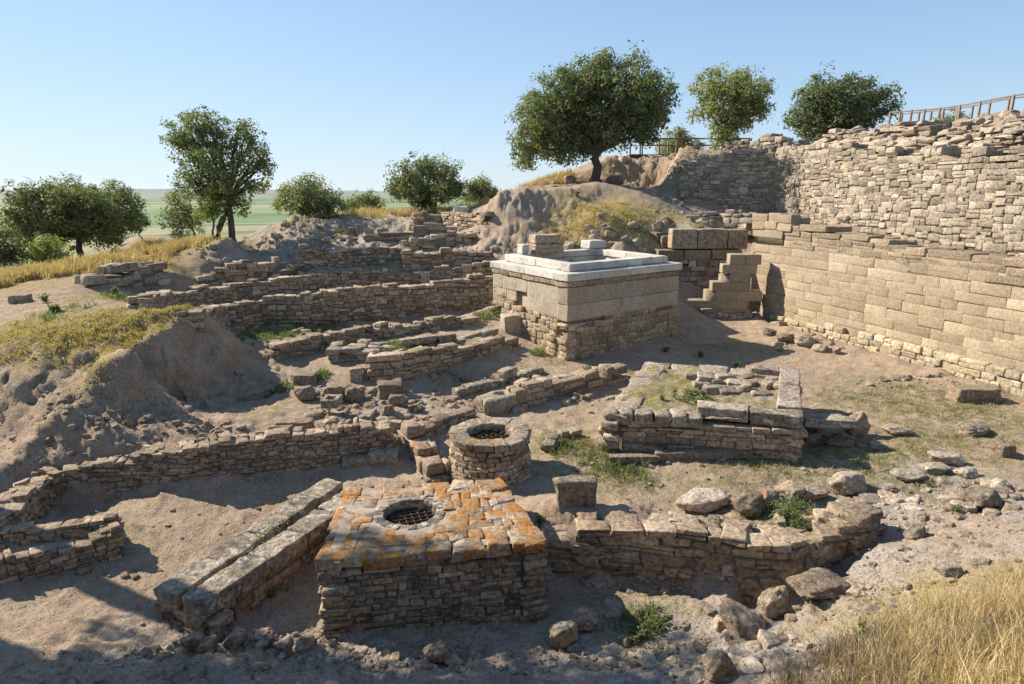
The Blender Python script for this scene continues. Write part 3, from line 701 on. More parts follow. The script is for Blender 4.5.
MAT['ashlar_brown'] = stone_mat('smooth_brown_slab', [(.26, .205, .145), (.31, .25, .18), (.285, .225, .16)], grime=((.15, .12, .09), .62), bump=.006, scale=.8)
far_corner()

# ------------------------------------------------------------------ altar with the marble top
def ring_corners(C, off):
    """inset (off>0) a quad"""
    C = np.asarray(C, float); out = []
    for i in range(4):
        p, q, r = C[i - 1], C[i], C[(i + 1) % 4]
        d1 = (q - p) / np.linalg.norm(q - p); d2 = (r - q) / np.linalg.norm(r - q); cen = C.mean(0)
        n1 = np.array([-d1[1], d1[0]]); n1 = n1 if n1 @ (cen - q) > 0 else -n1
        n2_ = np.array([-d2[1], d2[0]]); n2_ = n2_ if n2_ @ (cen - q) > 0 else -n2_
        M = np.array([n1, n2_]); out.append(q + np.linalg.solve(M, [off, off]))
    return np.array(out)
def course_ring(S, C, z0, z1, depth, ln, rs, edges=(0, 1, 2, 3), trim=(0, 0)):
    cen = np.asarray(C).mean(0)
    for i in edges:
        p, q = np.asarray(C[i], float), np.asarray(C[(i + 1) % 4], float); d = q - p; L = np.linalg.norm(d); d /= L
        n = np.array([-d[1], d[0]]); n = n if n @ (cen - p) > 0 else -n
        s = 0.0 if i % 2 == 0 else depth
        e = L if i % 2 == 0 else L - depth
        while s < e - .05:
            l = rs.uniform(*ln); l = e - s if e - s - l < ln[0] * .6 else l
            c = p + d * (s + l / 2) + n * depth / 2
            S.add(np.r_[c, (z0 + z1) / 2 + rs.uniform(-.004, .004)], axes(math.atan2(d[1], d[0])), (l / 2 - .003, depth / 2 - .002 + rs.uniform(0, .006), (z1 - z0) / 2 - .004))
            s += l
def altar():
    z3 = 3.53
    Fc = atz(568, 274, z3)[:2]; Rc = atz(682, 262.5, z3)[:2]; Lc = atz(491, 260.5, z3)[:2]; Bc = Lc + Rc - Fc
    C = np.array([Fc, Rc, Bc, Lc]); rs = np.random.RandomState(3)
    root = empty('altar', (*C.mean(0), .7), 'square altar building of tan masonry capped with white marble in the middle', 'altar')
    C1 = ring_corners(C, .06)
    # rubble base; the left side is broken away near its far end
    A = Acc()
    d = (C1[3] - C1[0]) / np.linalg.norm(C1[3] - C1[0])
    masonry_into(A, [C1[0], C1[1]], .6, 1.98, .9, (.15, .26), (.2, .5), seed=41, ragged=0, prot=.02, lod=1, jit=.14, rnd=.2, split=.2, leaf=.34, away=(.3, 1))
    masonry_into(A, [C1[0], C1[0] + d * 2.4, C1[0] + d * 3.4, C1[3] - d * .5], [.6, .75, 1.2, 1.6], [1.98, 2.0, 2.2, 2.6], .9, (.16, .28), (.2, .5), seed=42, ragged=0, prot=.03, lod=1, jit=.16, split=.2, leaf=.34, away=(1, .3))
    masonry_into(A, [C1[1], C1[2]], .6, 1.98, .9, (.15, .26), (.2, .5), seed=43, ragged=0, lod=1, leaf=.34, away=(-1, -.2))
    masonry_into(A, [C1[2], C1[3]], 1.6, 2.0, .9, (.15, .26), (.2, .5), seed=44, ragged=0, lod=1, leaf=.34, away=(0, -1))
    A.build('rubble_base', [MAT['altar'], MAT['mortar_warm']], root)
    C2 = ring_corners(C, .05); S = Stones(7)
    course_ring(S, C2, 2.0, 2.52, .5, (1.8, 3.0), rs, (0, 1, 2)); course_ring(S, C2, 2.52, 3.08, .5, (1.8, 3.2), rs, (0, 1, 2))
    # left side of the band, with a missing block
    p, q = C2[0], C2[3]; L = np.linalg.norm(q - p); dd = (q - p) / L; n = np.array([-dd[1], dd[0]]); n = n if n @ (C.mean(0) - p) > 0 else -n
    for (s0, s1, a, b) in ((.5, 2.35, 2.02, 3.07), (2.36, 3.0, 2.62, 3.07), (3.0, 4.0, 2.58, 3.07), (4.0, L, 2.6, 3.07), (3.05, 3.7, 2.24, 2.57), (3.72, L - .3, 2.3, 2.58)):
        S.add(np.r_[p + dd * (s0 + s1) / 2 + n * .27, (a + b) / 2], axes(math.atan2(dd[1], dd[0])), ((s1 - s0) / 2 - .005, .26, (b - a) / 2 - .005))
    A = Acc(); A.add(*S.expand(3, .05, .035, .006))
    Ci = ring_corners(C, .2); V = [np.r_[c, z] for z in (1.9, 3.28) for c in Ci]
    A.add(V, [[0, 1, 5, 4], [1, 2, 6, 5], [2, 3, 7, 6], [3, 0, 4, 7], [4, 5, 6, 7]], None, 1)
    A.build('ashlar_band', [MAT['ashlar'], MAT['fill']], root)
    S = Stones(8); course_ring(S, ring_corners(C, .015), 3.085, 3.27, .6, (.5, 1.0), rs)
    A = Acc(); A.add(*S.expand(2, .16, .10, .03)); A.build('worn_course', [MAT['course']], root)
    S = Stones(9); course_ring(S, ring_corners(C, -.02), 3.275, 3.52, .75, (1.3, 2.4), rs)
    A = Acc(); A.add(*S.expand(3, .10, .07, .006)); A.build('lower_marble_step', [MAT['marble']], root)
    S = Stones(10); C4 = ring_corners(C, .38); course_ring(S, C4, 3.525, 3.77, .42, (1.0, 2.2), rs)
    A = Acc(); A.add(*S.expand(3, .11, .08, .008)); A.build('upper_marble_step', [MAT['marble']], root)
    # two stacked blocks and a small marble piece lie on the far left corner
    c = C4[3] + (C4[1] - C4[3]) * .12
    c = aty(545, 250, 24.6)
    rz = math.atan2(Rc[1] - Fc[1], Rc[0] - Fc[0])
    for (dz, hx, hy, hz, nm, lb, r) in ((0, .62, .36, .17, 'loose_block', 'lower of two brown blocks stacked on the left rim of the marble altar top', .15), (.35, .52, .34, .16, 'loose_block', 'upper of two brown blocks stacked on the left rim of the marble altar top', .0)):
        S = Stones(int(20 + dz * 10)); S.add((c[0], c[1], 3.78 + hz + dz), axes(.35 + r), (hx, hy, hz))
        A = Acc(); A.add(*S.expand(3, .14, .10, .03)); tag(A.build(nm, [MAT['course']]), lb, 'stone block')
    for (px, py, Y, h, lb) in ((523, 247, 24.2, (.14, .18, .17), 'small white marble stump on the altar rim left of the stacked brown blocks'), (593, 251, 26.6, (.42, .3, .16), 'white marble block lying at the back of the altar top')):
        q = aty(px, py, Y); S = Stones(33); S.add((q[0], q[1], 3.78 + h[2]), axes(.6), h)
        A = Acc(); A.add(*S.expand(3, .16, .08, .03)); tag(A.build('marble_block', [MAT['marble']]), lb, 'marble block')
    # stub of ashlar at the left foot
    g = gp(508, 333); S = Stones(34); S.add((g[0] + .1, g[1] + .3, g[2] + .28), axes(.3), (.32, .3, .34)); A = Acc(); A.add(*S.expand(3, .14, .1, .04))
    tag(A.build('broken_block', [MAT['ashlar']]), 'upright broken tan block leaning against the left foot of the altar', 'stone block')
altar()
# ------------------------------------------------------------------ platform, wells, long slabs
def quad_fill(A, C, z, m):
    A.add([np.r_[c, z] for c in C], [[0, 1, 2, 3]] if np.cross(C[1] - C[0], C[2] - C[0]) > 0 else [[3, 2, 1, 0]], None, m)
def paving(S, C, z, su, sv, rs, th=.07, hole=None, tilt=.02, gap=.012, zj=.02):
    """irregular paving stones over a quad (bilinear), skipping a round hole"""
    C = np.asarray(C, float); LU = np.linalg.norm(C[1] - C[0]); LV = np.linalg.norm(C[3] - C[0])
    v = 0.0
    while v < LV - .05:
        dv = rs.uniform(*sv); dv = LV - v if LV - v - dv < sv[0] * .5 else dv
        u = 0.0
        while u < LU - .05:
            du = rs.uniform(*su); du = LU - u if LU - u - du < su[0] * .5 else du
            a, b = (u + du / 2) / LU, (v + dv / 2) / LV
            p = C[0] * (1 - a) * (1 - b) + C[1] * a * (1 - b) + C[2] * a * b + C[3] * (1 - a) * b
            dx = (C[1] - C[0]) * (1 - b) + (C[2] - C[3]) * b; sc_ = np.linalg.norm(dx) / LU
            if hole is None or np.hypot(*(p - hole[:2])) > hole[2] + min(du, dv) * .35:
                zz = z(p) if callable(z) else z
                S.add(np.r_[p, zz - th + rs.uniform(-zj, zj)], axes(math.atan2(dx[1], dx[0]) + rs.uniform(-.08, .08), rs.uniform(-tilt, tilt), rs.uniform(-tilt, tilt)),
                      (du * sc_ / 2 - gap / 2, dv / 2 - gap / 2 + .01, th))
            u += du
        v += dv
def ring_stones(S, c, z, r, dr, n, h, rs, jr=.02, phase=0.0, vary=.25):
    w_ = rs.uniform(1 - vary, 1 + vary, n); w_ = w_ / w_.sum() * 2 * math.pi; a = phase
    for k in range(n):
        am = a + w_[k] / 2; rr = r + rs.uniform(-jr, jr)
        S.add(np.array([c[0] + rr * math.cos(am), c[1] + rr * math.sin(am), z + rs.uniform(-.008, .008)]), axes(am + math.pi / 2, rs.uniform(-.03, .03), rs.uniform(-.03, .03)),
              (w_[k] * (r + dr * .3) / 2 * .98, dr / 2 * rs.uniform(.9, 1.08), h / 2 * rs.uniform(.9, .99)))
        a += w_[k]
def tube(A, P, r, n=6, t=None, m=0, cap=True):
    P = np.asarray(P, float); r = np.ones(len(P)) * r; V = []
    for i in range(len(P)):
        d = P[min(i + 1, len(P) - 1)] - P[max(i - 1, 0)]; d /= np.linalg.norm(d) + 1e-9
        u = np.cross(d, [0, 0, 1.0]) if abs(d[2]) < .9 else np.cross(d, [1.0, 0, 0]); u /= np.linalg.norm(u); v = np.cross(d, u)
        for k in range(n):
            a = 2 * math.pi * k / n; V.append(P[i] + r[i] * (math.cos(a) * u + math.sin(a) * v))
    F = [[i * n + k, i * n + (k + 1) % n, (i + 1) * n + (k + 1) % n, (i + 1) * n + k] for i in range(len(P) - 1) for k in range(n)]
    A.add(V, F, t, m)
    if cap and n == 4: A.add(V[-n:], [[0, 1, 2, 3]], t, m)
def grate(c, z, r, parent, rot=.5, n=7):
    A = Acc(); cs, sn = math.cos(rot), math.sin(rot)
    for k in range(n):
        o = -r + (k + .5) * 2 * r / n; e = math.sqrt(max(r * r - o * o, .001)) + .05
        for (ux, uy, vx, vy, dz) in ((cs, sn, -sn, cs, 0), (-sn, cs, cs, sn, .014)):
            a = np.array([c[0] + ux * o - vx * e, c[1] + uy * o - vy * e, z + dz]); b = np.array([c[0] + ux * o + vx * e, c[1] + uy * o + vy * e, z + dz])
            tube(A, [a, b], .014, 6)
    A.build('grate', [MAT['iron']], parent)
def disc(A, c, z, r, n=24, m=0):
    V = [[c[0], c[1], z]] + [[c[0] + r * math.cos(2 * math.pi * k / n), c[1] + r * math.sin(2 * math.pi * k / n), z] for k in range(n)]
    A.add(V, [[0, 1 + k, 1 + (k + 1) % n] for k in range(n)], None, m)
def cyl_wall(A, c, z0, z1, r, n=32, m=0, inward=True):
    V = [[c[0] + r * math.cos(2 * math.pi * k / n), c[1] + r * math.sin(2 * math.pi * k / n), z] for z in (z0, z1) for k in range(n)]
    F = [[k, (k + 1) % n, n + (k + 1) % n, n + k] for k in range(n)]
    A.add(V, [f[::-1] for f in F] if inward else F, None, m)

def square_well():
    c = WELL_S; rs = np.random.RandomState(61)
    FL, FR, BR, BL = (atz(319, 563, 1.13)[:2], atz(547, 542, 1.17)[:2], atz(497, 478, 1.17)[:2], atz(346, 490, 1.13)[:2])
    C = np.array([FL, FR, BR, BL])
    root = empty('square_well', (C[:, 0].mean(), C[:, 1].mean(), 0), 'square stone well head with orange lichen over its top and a barred round opening', 'well')
    A = Acc()
    kw = dict(ragged=0, prot=.025, gap=.016, lod=2, jit=.2, rnd=.24, skew=.08, wob=.7, split=.25, leaf=.34, tilt=.03, top_fill=False, back=False)
    masonry_into(A, [FL, FR], [-.1, -.1], [1.0, 1.05], .4, (.055, .13), (.11, .36), seed=62, away=(0, 1), **kw)
    masonry_into(A, [FR, BR], [-.1, .3], [1.05, 1.05], .4, (.055, .13), (.11, .36), seed=63, away=(-1, .2), **kw)
    masonry_into(A, [BR, BL], [.2, .2], [1.05, 1.0], .4, (.1, .18), (.2, .46), seed=64, away=(0, -1), **kw)
    masonry_into(A, [BL, FL], [.1, -.1], [1.0, 1.0], .4, (.055, .13), (.11, .36), seed=65, away=(1, 0), **kw)
    A.build('rubble_sides', [MAT['dark'], MAT['mortar']], root)
    # top: rough capping stones on the rim, smaller lichened paving inside
    S = Stones(66); zt = lambda p: 1.165 + .012 * (p[0] + 1)
    Ci = ring_corners(C, .26)
    paving(S, Ci, zt, (.14, .40), (.11, .30), rs, .06, (c[0], c[1], .53), .014, .004, .007)
    for i, (ln_) in enumerate(((.28, .62), (.25, .5), (.25, .5), (.25, .5))):
        p, q = C[i], C[(i + 1) % 4]; d = q - p; L = np.linalg.norm(d); d /= L; n = np.array([-d[1], d[0]]); s = 0
        while s < L - .1:
            l = rs.uniform(*ln_); l = L - s if L - s - l < .2 else l; dp = rs.uniform(.26, .36); hh = rs.uniform(.06, .1)
            cc = p + d * (s + l / 2) + n * (dp / 2 - .03)
            S.add(np.r_[cc, zt(cc) - hh + rs.uniform(-.015, .02)], axes(math.atan2(d[1], d[0]) + rs.uniform(-.05, .05), rs.uniform(-.03, .03), rs.uniform(-.04, .04)), (l / 2 - .008, dp / 2, hh)); s += l
    A = Acc(); A.add(*S.expand(2, .22, .24, .17))
    # bed under the paving, with the shaft hole left open
    n = 48; V = []
    for k in range(n):
        a = 2 * math.pi * k / n; d = np.array([math.cos(a), math.sin(a)]); V.append([c[0] + .47 * d[0], c[1] + .47 * d[1], 1.148])
        # to the edge of the quad
        t = 9
        for i in range(4):
            p, q = C[i], C[(i + 1) % 4]; e = q - p; M = np.array([d, -e]).T
            try:
                sol = np.linalg.solve(M, p - c[:2])
                if sol[0] > 0 and -1e-6 <= sol[1] <= 1 + 1e-6: t = min(t, sol[0])
            except np.linalg.LinAlgError: pass
        V.append([c[0] + d[0] * (t - .12), c[1] + d[1] * (t - .12), 1.148])
    A.add(V, [[2 * k, 2 * k + 1, (2 * k + 3) % (2 * n), (2 * k + 2) % (2 * n)] for k in range(n)], None, 1)
    A.build('lichened_top', [MAT['lichen'], MAT['fill']], root)
    S = Stones(67); ring_stones(S, c, 1.115, .485, .15, 26, .09, rs, .006, 0, .15)
    A = Acc(); A.add(*S.expand(1, .25, .14)); A.build('rim', [MAT['slab']], root)
    A = Acc(); S = Stones(68)
    for k in range(9): ring_stones(S, c, 1.02 - k * .14, .50, .16, 17, .14, rs, .012, k * .7)
    A.add(*S.expand(1, .25, .2)); cyl_wall(A, c, -1.2, 1.07, .53, m=1)
    sh = A.build('shaft', [MAT['dark'], MAT['mortar']], root)
    grate(c, .99, .44, sh, .35, 8)
def round_well():
    c = WELL_R; rs = np.random.RandomState(71)
    root = empty('round_well', (c[0], c[1], .55), 'round drum-shaped well head of coursed rubble with a wide flat rim', 'well')
    A = Acc(); S = Stones(72); z = .4; k = 0
    while z < 1.27:
        h = rs.uniform(.085, .135); r = .80 - .06 * (z - .4)
        ring_stones(S, c, z + h / 2, r - .13, .30, rs.randint(17, 23), h, rs, .02, rs.rand() * 6, .5); z += h
    A.add(*S.expand(2, .26, .2, .07)); cyl_wall(A, c, .2, 1.25, .70, m=1, inward=False); cyl_wall(A, c, .2, 1.25, .50, m=1)
    A.build('drum', [MAT['terrace'], MAT['mortar']], root)
    S = Stones(73); ring_stones(S, c, 1.335, .62, .36, 13, .13, rs, .02, .4, .4)
    A = Acc(); A.add(*S.expand(2, .24, .22, .08)); A.build('rim', [MAT['slab_lichen']], root)
    A = Acc(); S = Stones(74)
    for k in range(8): ring_stones(S, c, 1.2 - k * .14, .53, .14, 16, .14, rs, .012, k * .7)
    A.add(*S.expand(0, .25, .2)); cyl_wall(A, c, -1.2, 1.2, .56, m=1); sh = A.build('shaft', [MAT['dark'], MAT['mortar']], root)
    grate(c, 1.22, .46, sh, .9, 7)
MAT['slab_lichen'] = stone_mat('rim_stone_with_lichen', [(.24, .21, .175), (.34, .30, .25), (.28, .245, .2)], lichen=((.36, .19, .06), .56, 1.7), grime=((.10, .09, .08), .58), pale=((.50, .46, .41), .62), bump=.018)
square_well(); round_well()

def platform():
    zt = 1.62
    FL, FR, BR, BL = atz(603, 411, 1.58)[:2], atz(803, 420, 1.58)[:2], atz(800, 371, zt)[:2], atz(648, 362, 1.5)[:2]
    C = np.array([FL, FR, BR, BL]); rs = np.random.RandomState(81)
    root = empty('platform', (C[:, 0].mean(), C[:, 1].mean(), .7), 'broad low stone platform with weeds on top and grey slabs along one corner', 'stone platform')
    A = Acc(); kw = dict(ragged=.02, prot=.03, lod=1, jit=.18, wob=.6, split=.25, leaf=.34, top_fill=False, back=False)
    masonry_into(A, [FL, FR], .6, [1.32, 1.4], .45, (.09, .2), (.18, .5), seed=82, away=(0, 1), **dict(kw, lod=2))
    masonry_into(A, [FR, BR], .6, [1.4, 1.4], .45, (.1, .2), (.2, .5), seed=83, away=(-1, .3), **kw)
    masonry_into(A, [BL, FL], [.65, .6], [1.3, 1.32], .45, (.1, .2), (.2, .5), seed=84, away=(1, 0), **kw)
    masonry_into(A, [BR, BL], .6, [1.4, 1.3], .45, (.1, .2), (.2, .5), seed=85, away=(0, -1), **kw)
    A.build('rubble_sides', [MAT['terrace'], MAT['mortar']], root)
    S = Stones(86)
    # rounded edge stones on the front, worn border at left and back
    for (a, b, ln_, dp, hh, ex) in ((FL, FL + (FR - FL) * .52, (.28, .42), .42, .14, 1), (BL, FL, (.4, .8), .6, .09, 1), (BR, BL, (.4, .8), .5, .09, 1)):
        d = b - a; L = np.linalg.norm(d); d /= L; n = np.array([-d[1], d[0]]); n = n if n @ (C.mean(0) - a) > 0 else -n; s = 0
        while s < L - .1:
            l = rs.uniform(*ln_); q = a + d * (s + l / 2) + n * (dp / 2 - .04)
            S.add(np.r_[q, 1.42 + rs.uniform(-.03, .03)], axes(math.atan2(d[1], d[0]) + rs.uniform(-.08, .08), rs.uniform(-.05, .05), rs.uniform(-.05, .05)), (l / 2 - .01, dp / 2 * rs.uniform(.85, 1.15), hh)); s += l
    # inner patch of rubble beside the slabs
    for (px, py) in [(702, 384), (716, 380), (735, 381), (752, 383), (768, 384), (712, 388), (728, 389), (745, 389), (760, 391), (775, 378), (783, 386), (690, 377), (725, 376), (748, 377), (705, 379)]:
        q = atz(px, py, 1.55); S.add(np.r_[q[:2], 1.5 + rs.uniform(-.06, .05)], axes(rs.uniform(-.4, .4), rs.uniform(-.1, .1), rs.uniform(-.1, .1)), (rs.uniform(.14, .26), rs.uniform(.1, .18), rs.uniform(.09, .14)))
    A = Acc(); A.add(*S.expand(2, .3, .24, .1)); A.build('edge_stones', [MAT['rock_grey']], root)
    S = Stones(87)
    def bar(p, q, wd, h, z, n):
        p, q = np.array(p), np.array(q)
        for k in range(n):
            a, b = p + (q - p) * k / n, p + (q - p) * (k + 1) / n; L = np.linalg.norm(b - a); m_ = (a + b) / 2
            S.add(np.r_[m_, z + rs.uniform(-.01, .01)], axes(math.atan2(*(b - a)[::-1])), (L / 2 - .006, wd / 2, h / 2))
    f0 = atz(697, 409, 1.6)[:2]; f1 = FR + np.array([.02, .0])
    d = (f1 - f0) / np.linalg.norm(f1 - f0); n = np.array([-d[1], d[0]])
    bar(f0 + n * .2, f1 + n * .2, .44, .26, 1.53, 2)
    g0 = f1 + n * .44; g1 = BR; d2 = (g1 - g0) / np.linalg.norm(g1 - g0); m2 = np.array([-d2[1], d2[0]]); bar(g0 + m2 * .24 + d2 * .02, g1 + m2 * .24, .46, .26, 1.56, 2)
    k0 = BR + m2 * .48; k1 = k0 + m2 * .65; bar(k0 - d2 * .2, k1 - d2 * .2, .42, .24, 1.56, 1)
    A = Acc(); A.add(*S.expand(3, .12, .12, .03)); A.build('capping_slabs', [MAT['slab']], root)
    Ci = ring_corners(C, .12); A = Acc(); n_ = 60; V = []; rsx = np.linspace(0, 1, n_)
    for b in rsx:
        for a in rsx:
            p = Ci[0] * (1 - a) * (1 - b) + Ci[1] * a * (1 - b) + Ci[2] * a * b + Ci[3] * (1 - a) * b; V.append([p[0], p[1], 1.49])
    V = np.array(V); V[:, 2] += .06 * n2(V[:, 0], V[:, 1], .6, 3, 4)
    i = np.arange(n_ - 1)[:, None] * n_ + np.arange(n_ - 1)[None]
    V[:, 2] += .03 * n2(V[:, 0], V[:, 1], .2, 3, 8)
    gt = np.stack([np.clip(.5 + .8 * n2(V[:, 0], V[:, 1], .7, 3, 14), 0, 1), np.clip(.5 + .8 * n2(V[:, 0], V[:, 1], .5, 3, 15), 0, 1), V[:, 0] * 0 + .5], 1)
    mesh_obj('earth_top', V, np.stack([i, i + 1, i + n_ + 1, i + n_], -1).reshape(-1, 4), MAT['soil'], root, tint=gt, attr='ground')
    return C
MAT['rock_grey'] = stone_mat('grey_worn_stone', [(.27, .24, .20), (.38, .34, .29), (.33, .29, .245)], grime=((.13, .12, .11), .57), pale=((.52, .49, .44), .60), bump=.02)
PLAT = platform()

def long_slabs():
    z = .62
    NL, NR = atz(152, 588, z)[:2], atz(203, 606, z)[:2]
    FR_, FL_ = atz(378, 484, z + .05)[:2], atz(322, 474, z + .05)[:2]
    root = empty('slab_bench', ((NL + FR_) / 2).tolist() + [.1], 'long low bench of two parallel rows of dark slabs running away from the viewer', 'stone bench')
    rs = np.random.RandomState(91); S = Stones(92)
    for row, (a, b, c_, d_) in enumerate(((0, .455, 0, .455), (.545, 1, .545, 1))):
        cuts = [0, .24, .45, .62, .80, 1] if row == 0 else [0, .31, .52, .72, .87, 1]
        for k in range(5):
            f0, f1 = cuts[k], cuts[k + 1]
            A0 = NL + (NR - NL) * a; A1 = NL + (NR - NL) * b; B0 = FL_ + (FR_ - FL_) * a; B1 = FL_ + (FR_ - FL_) * b
            m0 = (A0 + A1) / 2; m1 = (B0 + B1) / 2; p, q = m0 + (m1 - m0) * f0, m0 + (m1 - m0) * f1; w_ = np.linalg.norm(A1 - A0)
            L = np.linalg.norm(q - p); S.add(np.r_[(p + q) / 2, z - .13 + rs.uniform(-.015, .015)], axes(math.atan2(*(q - p)[::-1]), rs.uniform(-.008, .008), rs.uniform(-.02, .02)), (L / 2 - .012, w_ / 2, .125))
    A = Acc(); A.add(*S.expand(3, .18, .16, .03)); A.build('top_slabs', [MAT['slab']], root)
    A = Acc(); ins = .06; d = (FR_ - NR) / np.linalg.norm(FR_ - NR); n = np.array([-d[1], d[0]])
    masonry_into(A, [NR + n * ins + d * .08, FR_ + n * ins], [0, .2], .39, .5, (.14, .2), (.3, .7), seed=93, away=(-1, .3), ragged=0, lod=2, jit=.16, leaf=.3, top_fill=False, back=False)
    masonry_into(A, [NL + d * .06, NR + d * .06], 0, .39, .5, (.14, .2), (.3, .6), seed=94, away=(.5, 1), ragged=0, lod=2, jit=.16, leaf=.3, top_fill=False, back=False)
    masonry_into(A, [FL_ - n * .05, NL - n * .05], [.2, 0], .39, .3, (.14, .2), (.3, .7), seed=95, away=(1, -.3), ragged=0, lod=2, jit=.16, leaf=.3, top_fill=False, back=False)
    A.build('rubble_base', [MAT['dark'], MAT['mortar']], root)
long_slabs()

# ------------------------------------------------------------------ low ruined walls
def ruin(name, label, pts, thick, ch, ln, mat, cat='ruined wall', z=None, **k):
    P, zb, zt = pxline(pts, z); kw = dict(ragged=.08, lod=1, jit=.24, wob=.8, split=.25, tilt=.08, prot=.035, skew=.1); kw.update(k)
    return wall(name, label, cat, P, [b - .05 for b in zb], zt, thick, ch, ln, mat, **kw)
ruin('retaining_wall', 'squared rubble retaining wall behind the square lichened well, bending up to the right', [(546, 572, 531), (620, 577, 530), (690, 584, 533), (745, 586, 543), (792, 587, 546), (832, 566, 533), (858, 550, 523), (882, 536, 514)],
     .62, (.10, .19), (.2, .55), 'rubble', seed=101, lod=2, ragged=.12, prot=.035, jit=.24, wob=.55, away=(0, 1), tilt=.07, skew=.12)
ruin('dry_stone_wall', 'dry stone wall of many small brown stones at the foot of the grassy mound', [(392, 455, 424), (350, 463, 428), (300, 470, 434), (250, 474, 440), (190, 481, 450), (130, 487, 461), (88, 490, 466), (62, 491, 470)], .55, (.06, .125), (.11, .29), 'rubble', seed=102, lod=2, ragged=.07, jit=.24, tilt=.12, leaf=.26, away=(0, 1), wob=.9)
ruin('dry_stone_wall', 'short dry stone stub turning towards the viewer from the end of the mound-foot wall', [(66, 494, 471), (52, 505, 476), (38, 520, 492), (22, 538, 509), (-8, 556, 527)], .5, (.06, .125), (.11, .29), 'rubble', seed=103, lod=2, ragged=.06, jit=.24, tilt=.12, leaf=.26, away=(-1, 0), wob=.9)
def cross_wall():
    root = empty('cross_wall', (*gp(60, 560)[:2], .15), 'wide earth-filled wall stub of small stones with a squared end in the lower left corner', 'ruined wall')
    A = Acc()
    for sd_, pts, aw in ((104, [(-30, 590, 566), (40, 578, 553), (85, 567, 545), (126, 556, 524)], (0, 1)), (105, [(122, 553, 524), (116, 543, 517)], (-1, 0)), (106, [(118, 548, 519), (60, 551, 528), (0, 556, 532), (-30, 560, 537)], (0, 1))):
        P, zb, zt = pxline(pts); masonry_into(A, P, [b - .05 for b in zb], [max(a, b + .2) for a, b in zip(zt, zb)], .3, (.06, .125), (.10, .27), seed=sd_, lod=2, ragged=.05, jit=.24, tilt=.12, leaf=.24, away=aw, wob=.9)
    A.build('rubble_faces', [MAT['rubble'], MAT['mortar']], root)
    a, b, c, d = gp(-30, 582)[:2], gp(120, 551)[:2], gp(114, 541)[:2], gp(-30, 561)[:2]; A = Acc()
    V = np.array([np.r_[p, .42] for p in (a + [0, .15], b + [-.1, .12], c + [-.1, .1], d + [0, .1])]); A.add(V, [[0, 1, 2, 3]]); A.build('earth_fill', [MAT['fill']], root)
cross_wall()
# terraces in the middle distance
ruin('terrace_wall', 'long even terrace wall lowest of the stacked walls left of the altar', [(204, 329, 311), (230, 327, 305), (263, 326, 298), (320, 325, 292), (380, 321, 287), (426, 315, 284), (450, 311, 280), (496, 305, 274)], .6, (.10, .20), (.16, .44), 'terrace', seed=111, ragged=.06, away=(0, 1))
ruin('terrace_wall', 'second terrace wall with a knobbly top directly above the lowest one', [(152, 309, 298), (178, 306, 291), (215, 304, 289), (263, 297, 281), (300, 291, 276), (359, 287, 270), (420, 283, 273)], .55, (.10, .20), (.16, .44), 'terrace', seed=112, ragged=.14, away=(0, 1))
ruin('terrace_wall', 'short terrace wall behind the pale block between second wall and altar', [(430, 281, 269), (460, 278, 266), (492, 275, 262)], .5, (.10, .20), (.16, .44), 'terrace', seed=113, away=(0, 1))
ruin('terrace_wall', 'third terrace wall running left below the grey gravel hump', [(298, 268, 248), (330, 269, 249), (362, 267, 248), (406, 263, 246)], .6, (.10, .20), (.16, .44), 'terrace', seed=114, ragged=.08, away=(0, 1))
ruin('corner_wall', 'thick corner of rubble wall standing proud right of the third terrace wall', [(404, 272, 250), (440, 269, 250), (492, 264, 253)], 1.3, (.14, .25), (.24, .55), 'terrace', seed=115, ragged=.08, away=(0, 1))
ruin('upper_terrace_wall', 'highest terrace wall below the tree line carrying a white block', [(414, 226, 213), (440, 227, 214), (484, 226, 212)], .9, (.15, .26), (.25, .6), 'terrace', seed=116, ragged=.06, away=(0, 1))
ruin('ledge_wall', 'low pale ledge of squared stones in front of the highest terrace wall', [(414, 235, 224), (430, 236, 224), (446, 236, 226)], .6, (.18, .3), (.5, 1.1), 'pale', seed=117, ragged=.02, away=(0, 1))
ruin('ledge_wall', 'thin dark ledge of long stones beyond the gravel hump', [(366, 241, 234), (390, 241, 234), (412, 240, 233)], .6, (.15, .2), (.5, 1.0), 'rubble', seed=118, ragged=.03, away=(0, 1))
ruin('rubble_wall', 'low broken rubble strip below the highest terrace wall left of the earth cliff', [(404, 252, 240), (430, 250, 236), (456, 247, 234), (470, 245, 236)], .9, (.15, .26), (.25, .6), 'terrace', seed=119, ragged=.2, tilt=.15, away=(0, 1))
ruin('broken_wall', 'broken wall corner in deep shade below the dry ridge at left', [(250, 281, 262), (268, 278, 262), (286, 272, 262)], .6, (.14, .24), (.22, .5), 'terrace', seed=120, ragged=.12, away=(0, 1))
ruin('broken_wall', 'stepped rubble wall end in sunlight above the second terrace wall', [(200, 283, 278), (214, 282, 271), (228, 282, 264), (250, 279, 258)], .9, (.14, .24), (.22, .5), 'terrace', seed=121, ragged=.12, away=(0, 1))
ruin('pale_wall', 'short stub of pale squared blocks on the grassy mound at left', [(92, 287, 278), (118, 287, 270), (140, 286, 265), (166, 285, 262)], .8, (.26, .38), (.45, .8), 'pale', seed=122, ragged=.03, jit=.12, away=(0, 1))
ruin('low_wall', 'low rubble wall curving through the lane below the terraces', [(277, 360, 348), (300, 357, 342), (330, 350, 335), (380, 340, 328), (436, 331, 321), (480, 324, 316)], .5, (.12, .2), (.2, .5), 'rubble', seed=123, ragged=.06, away=(0, 1))
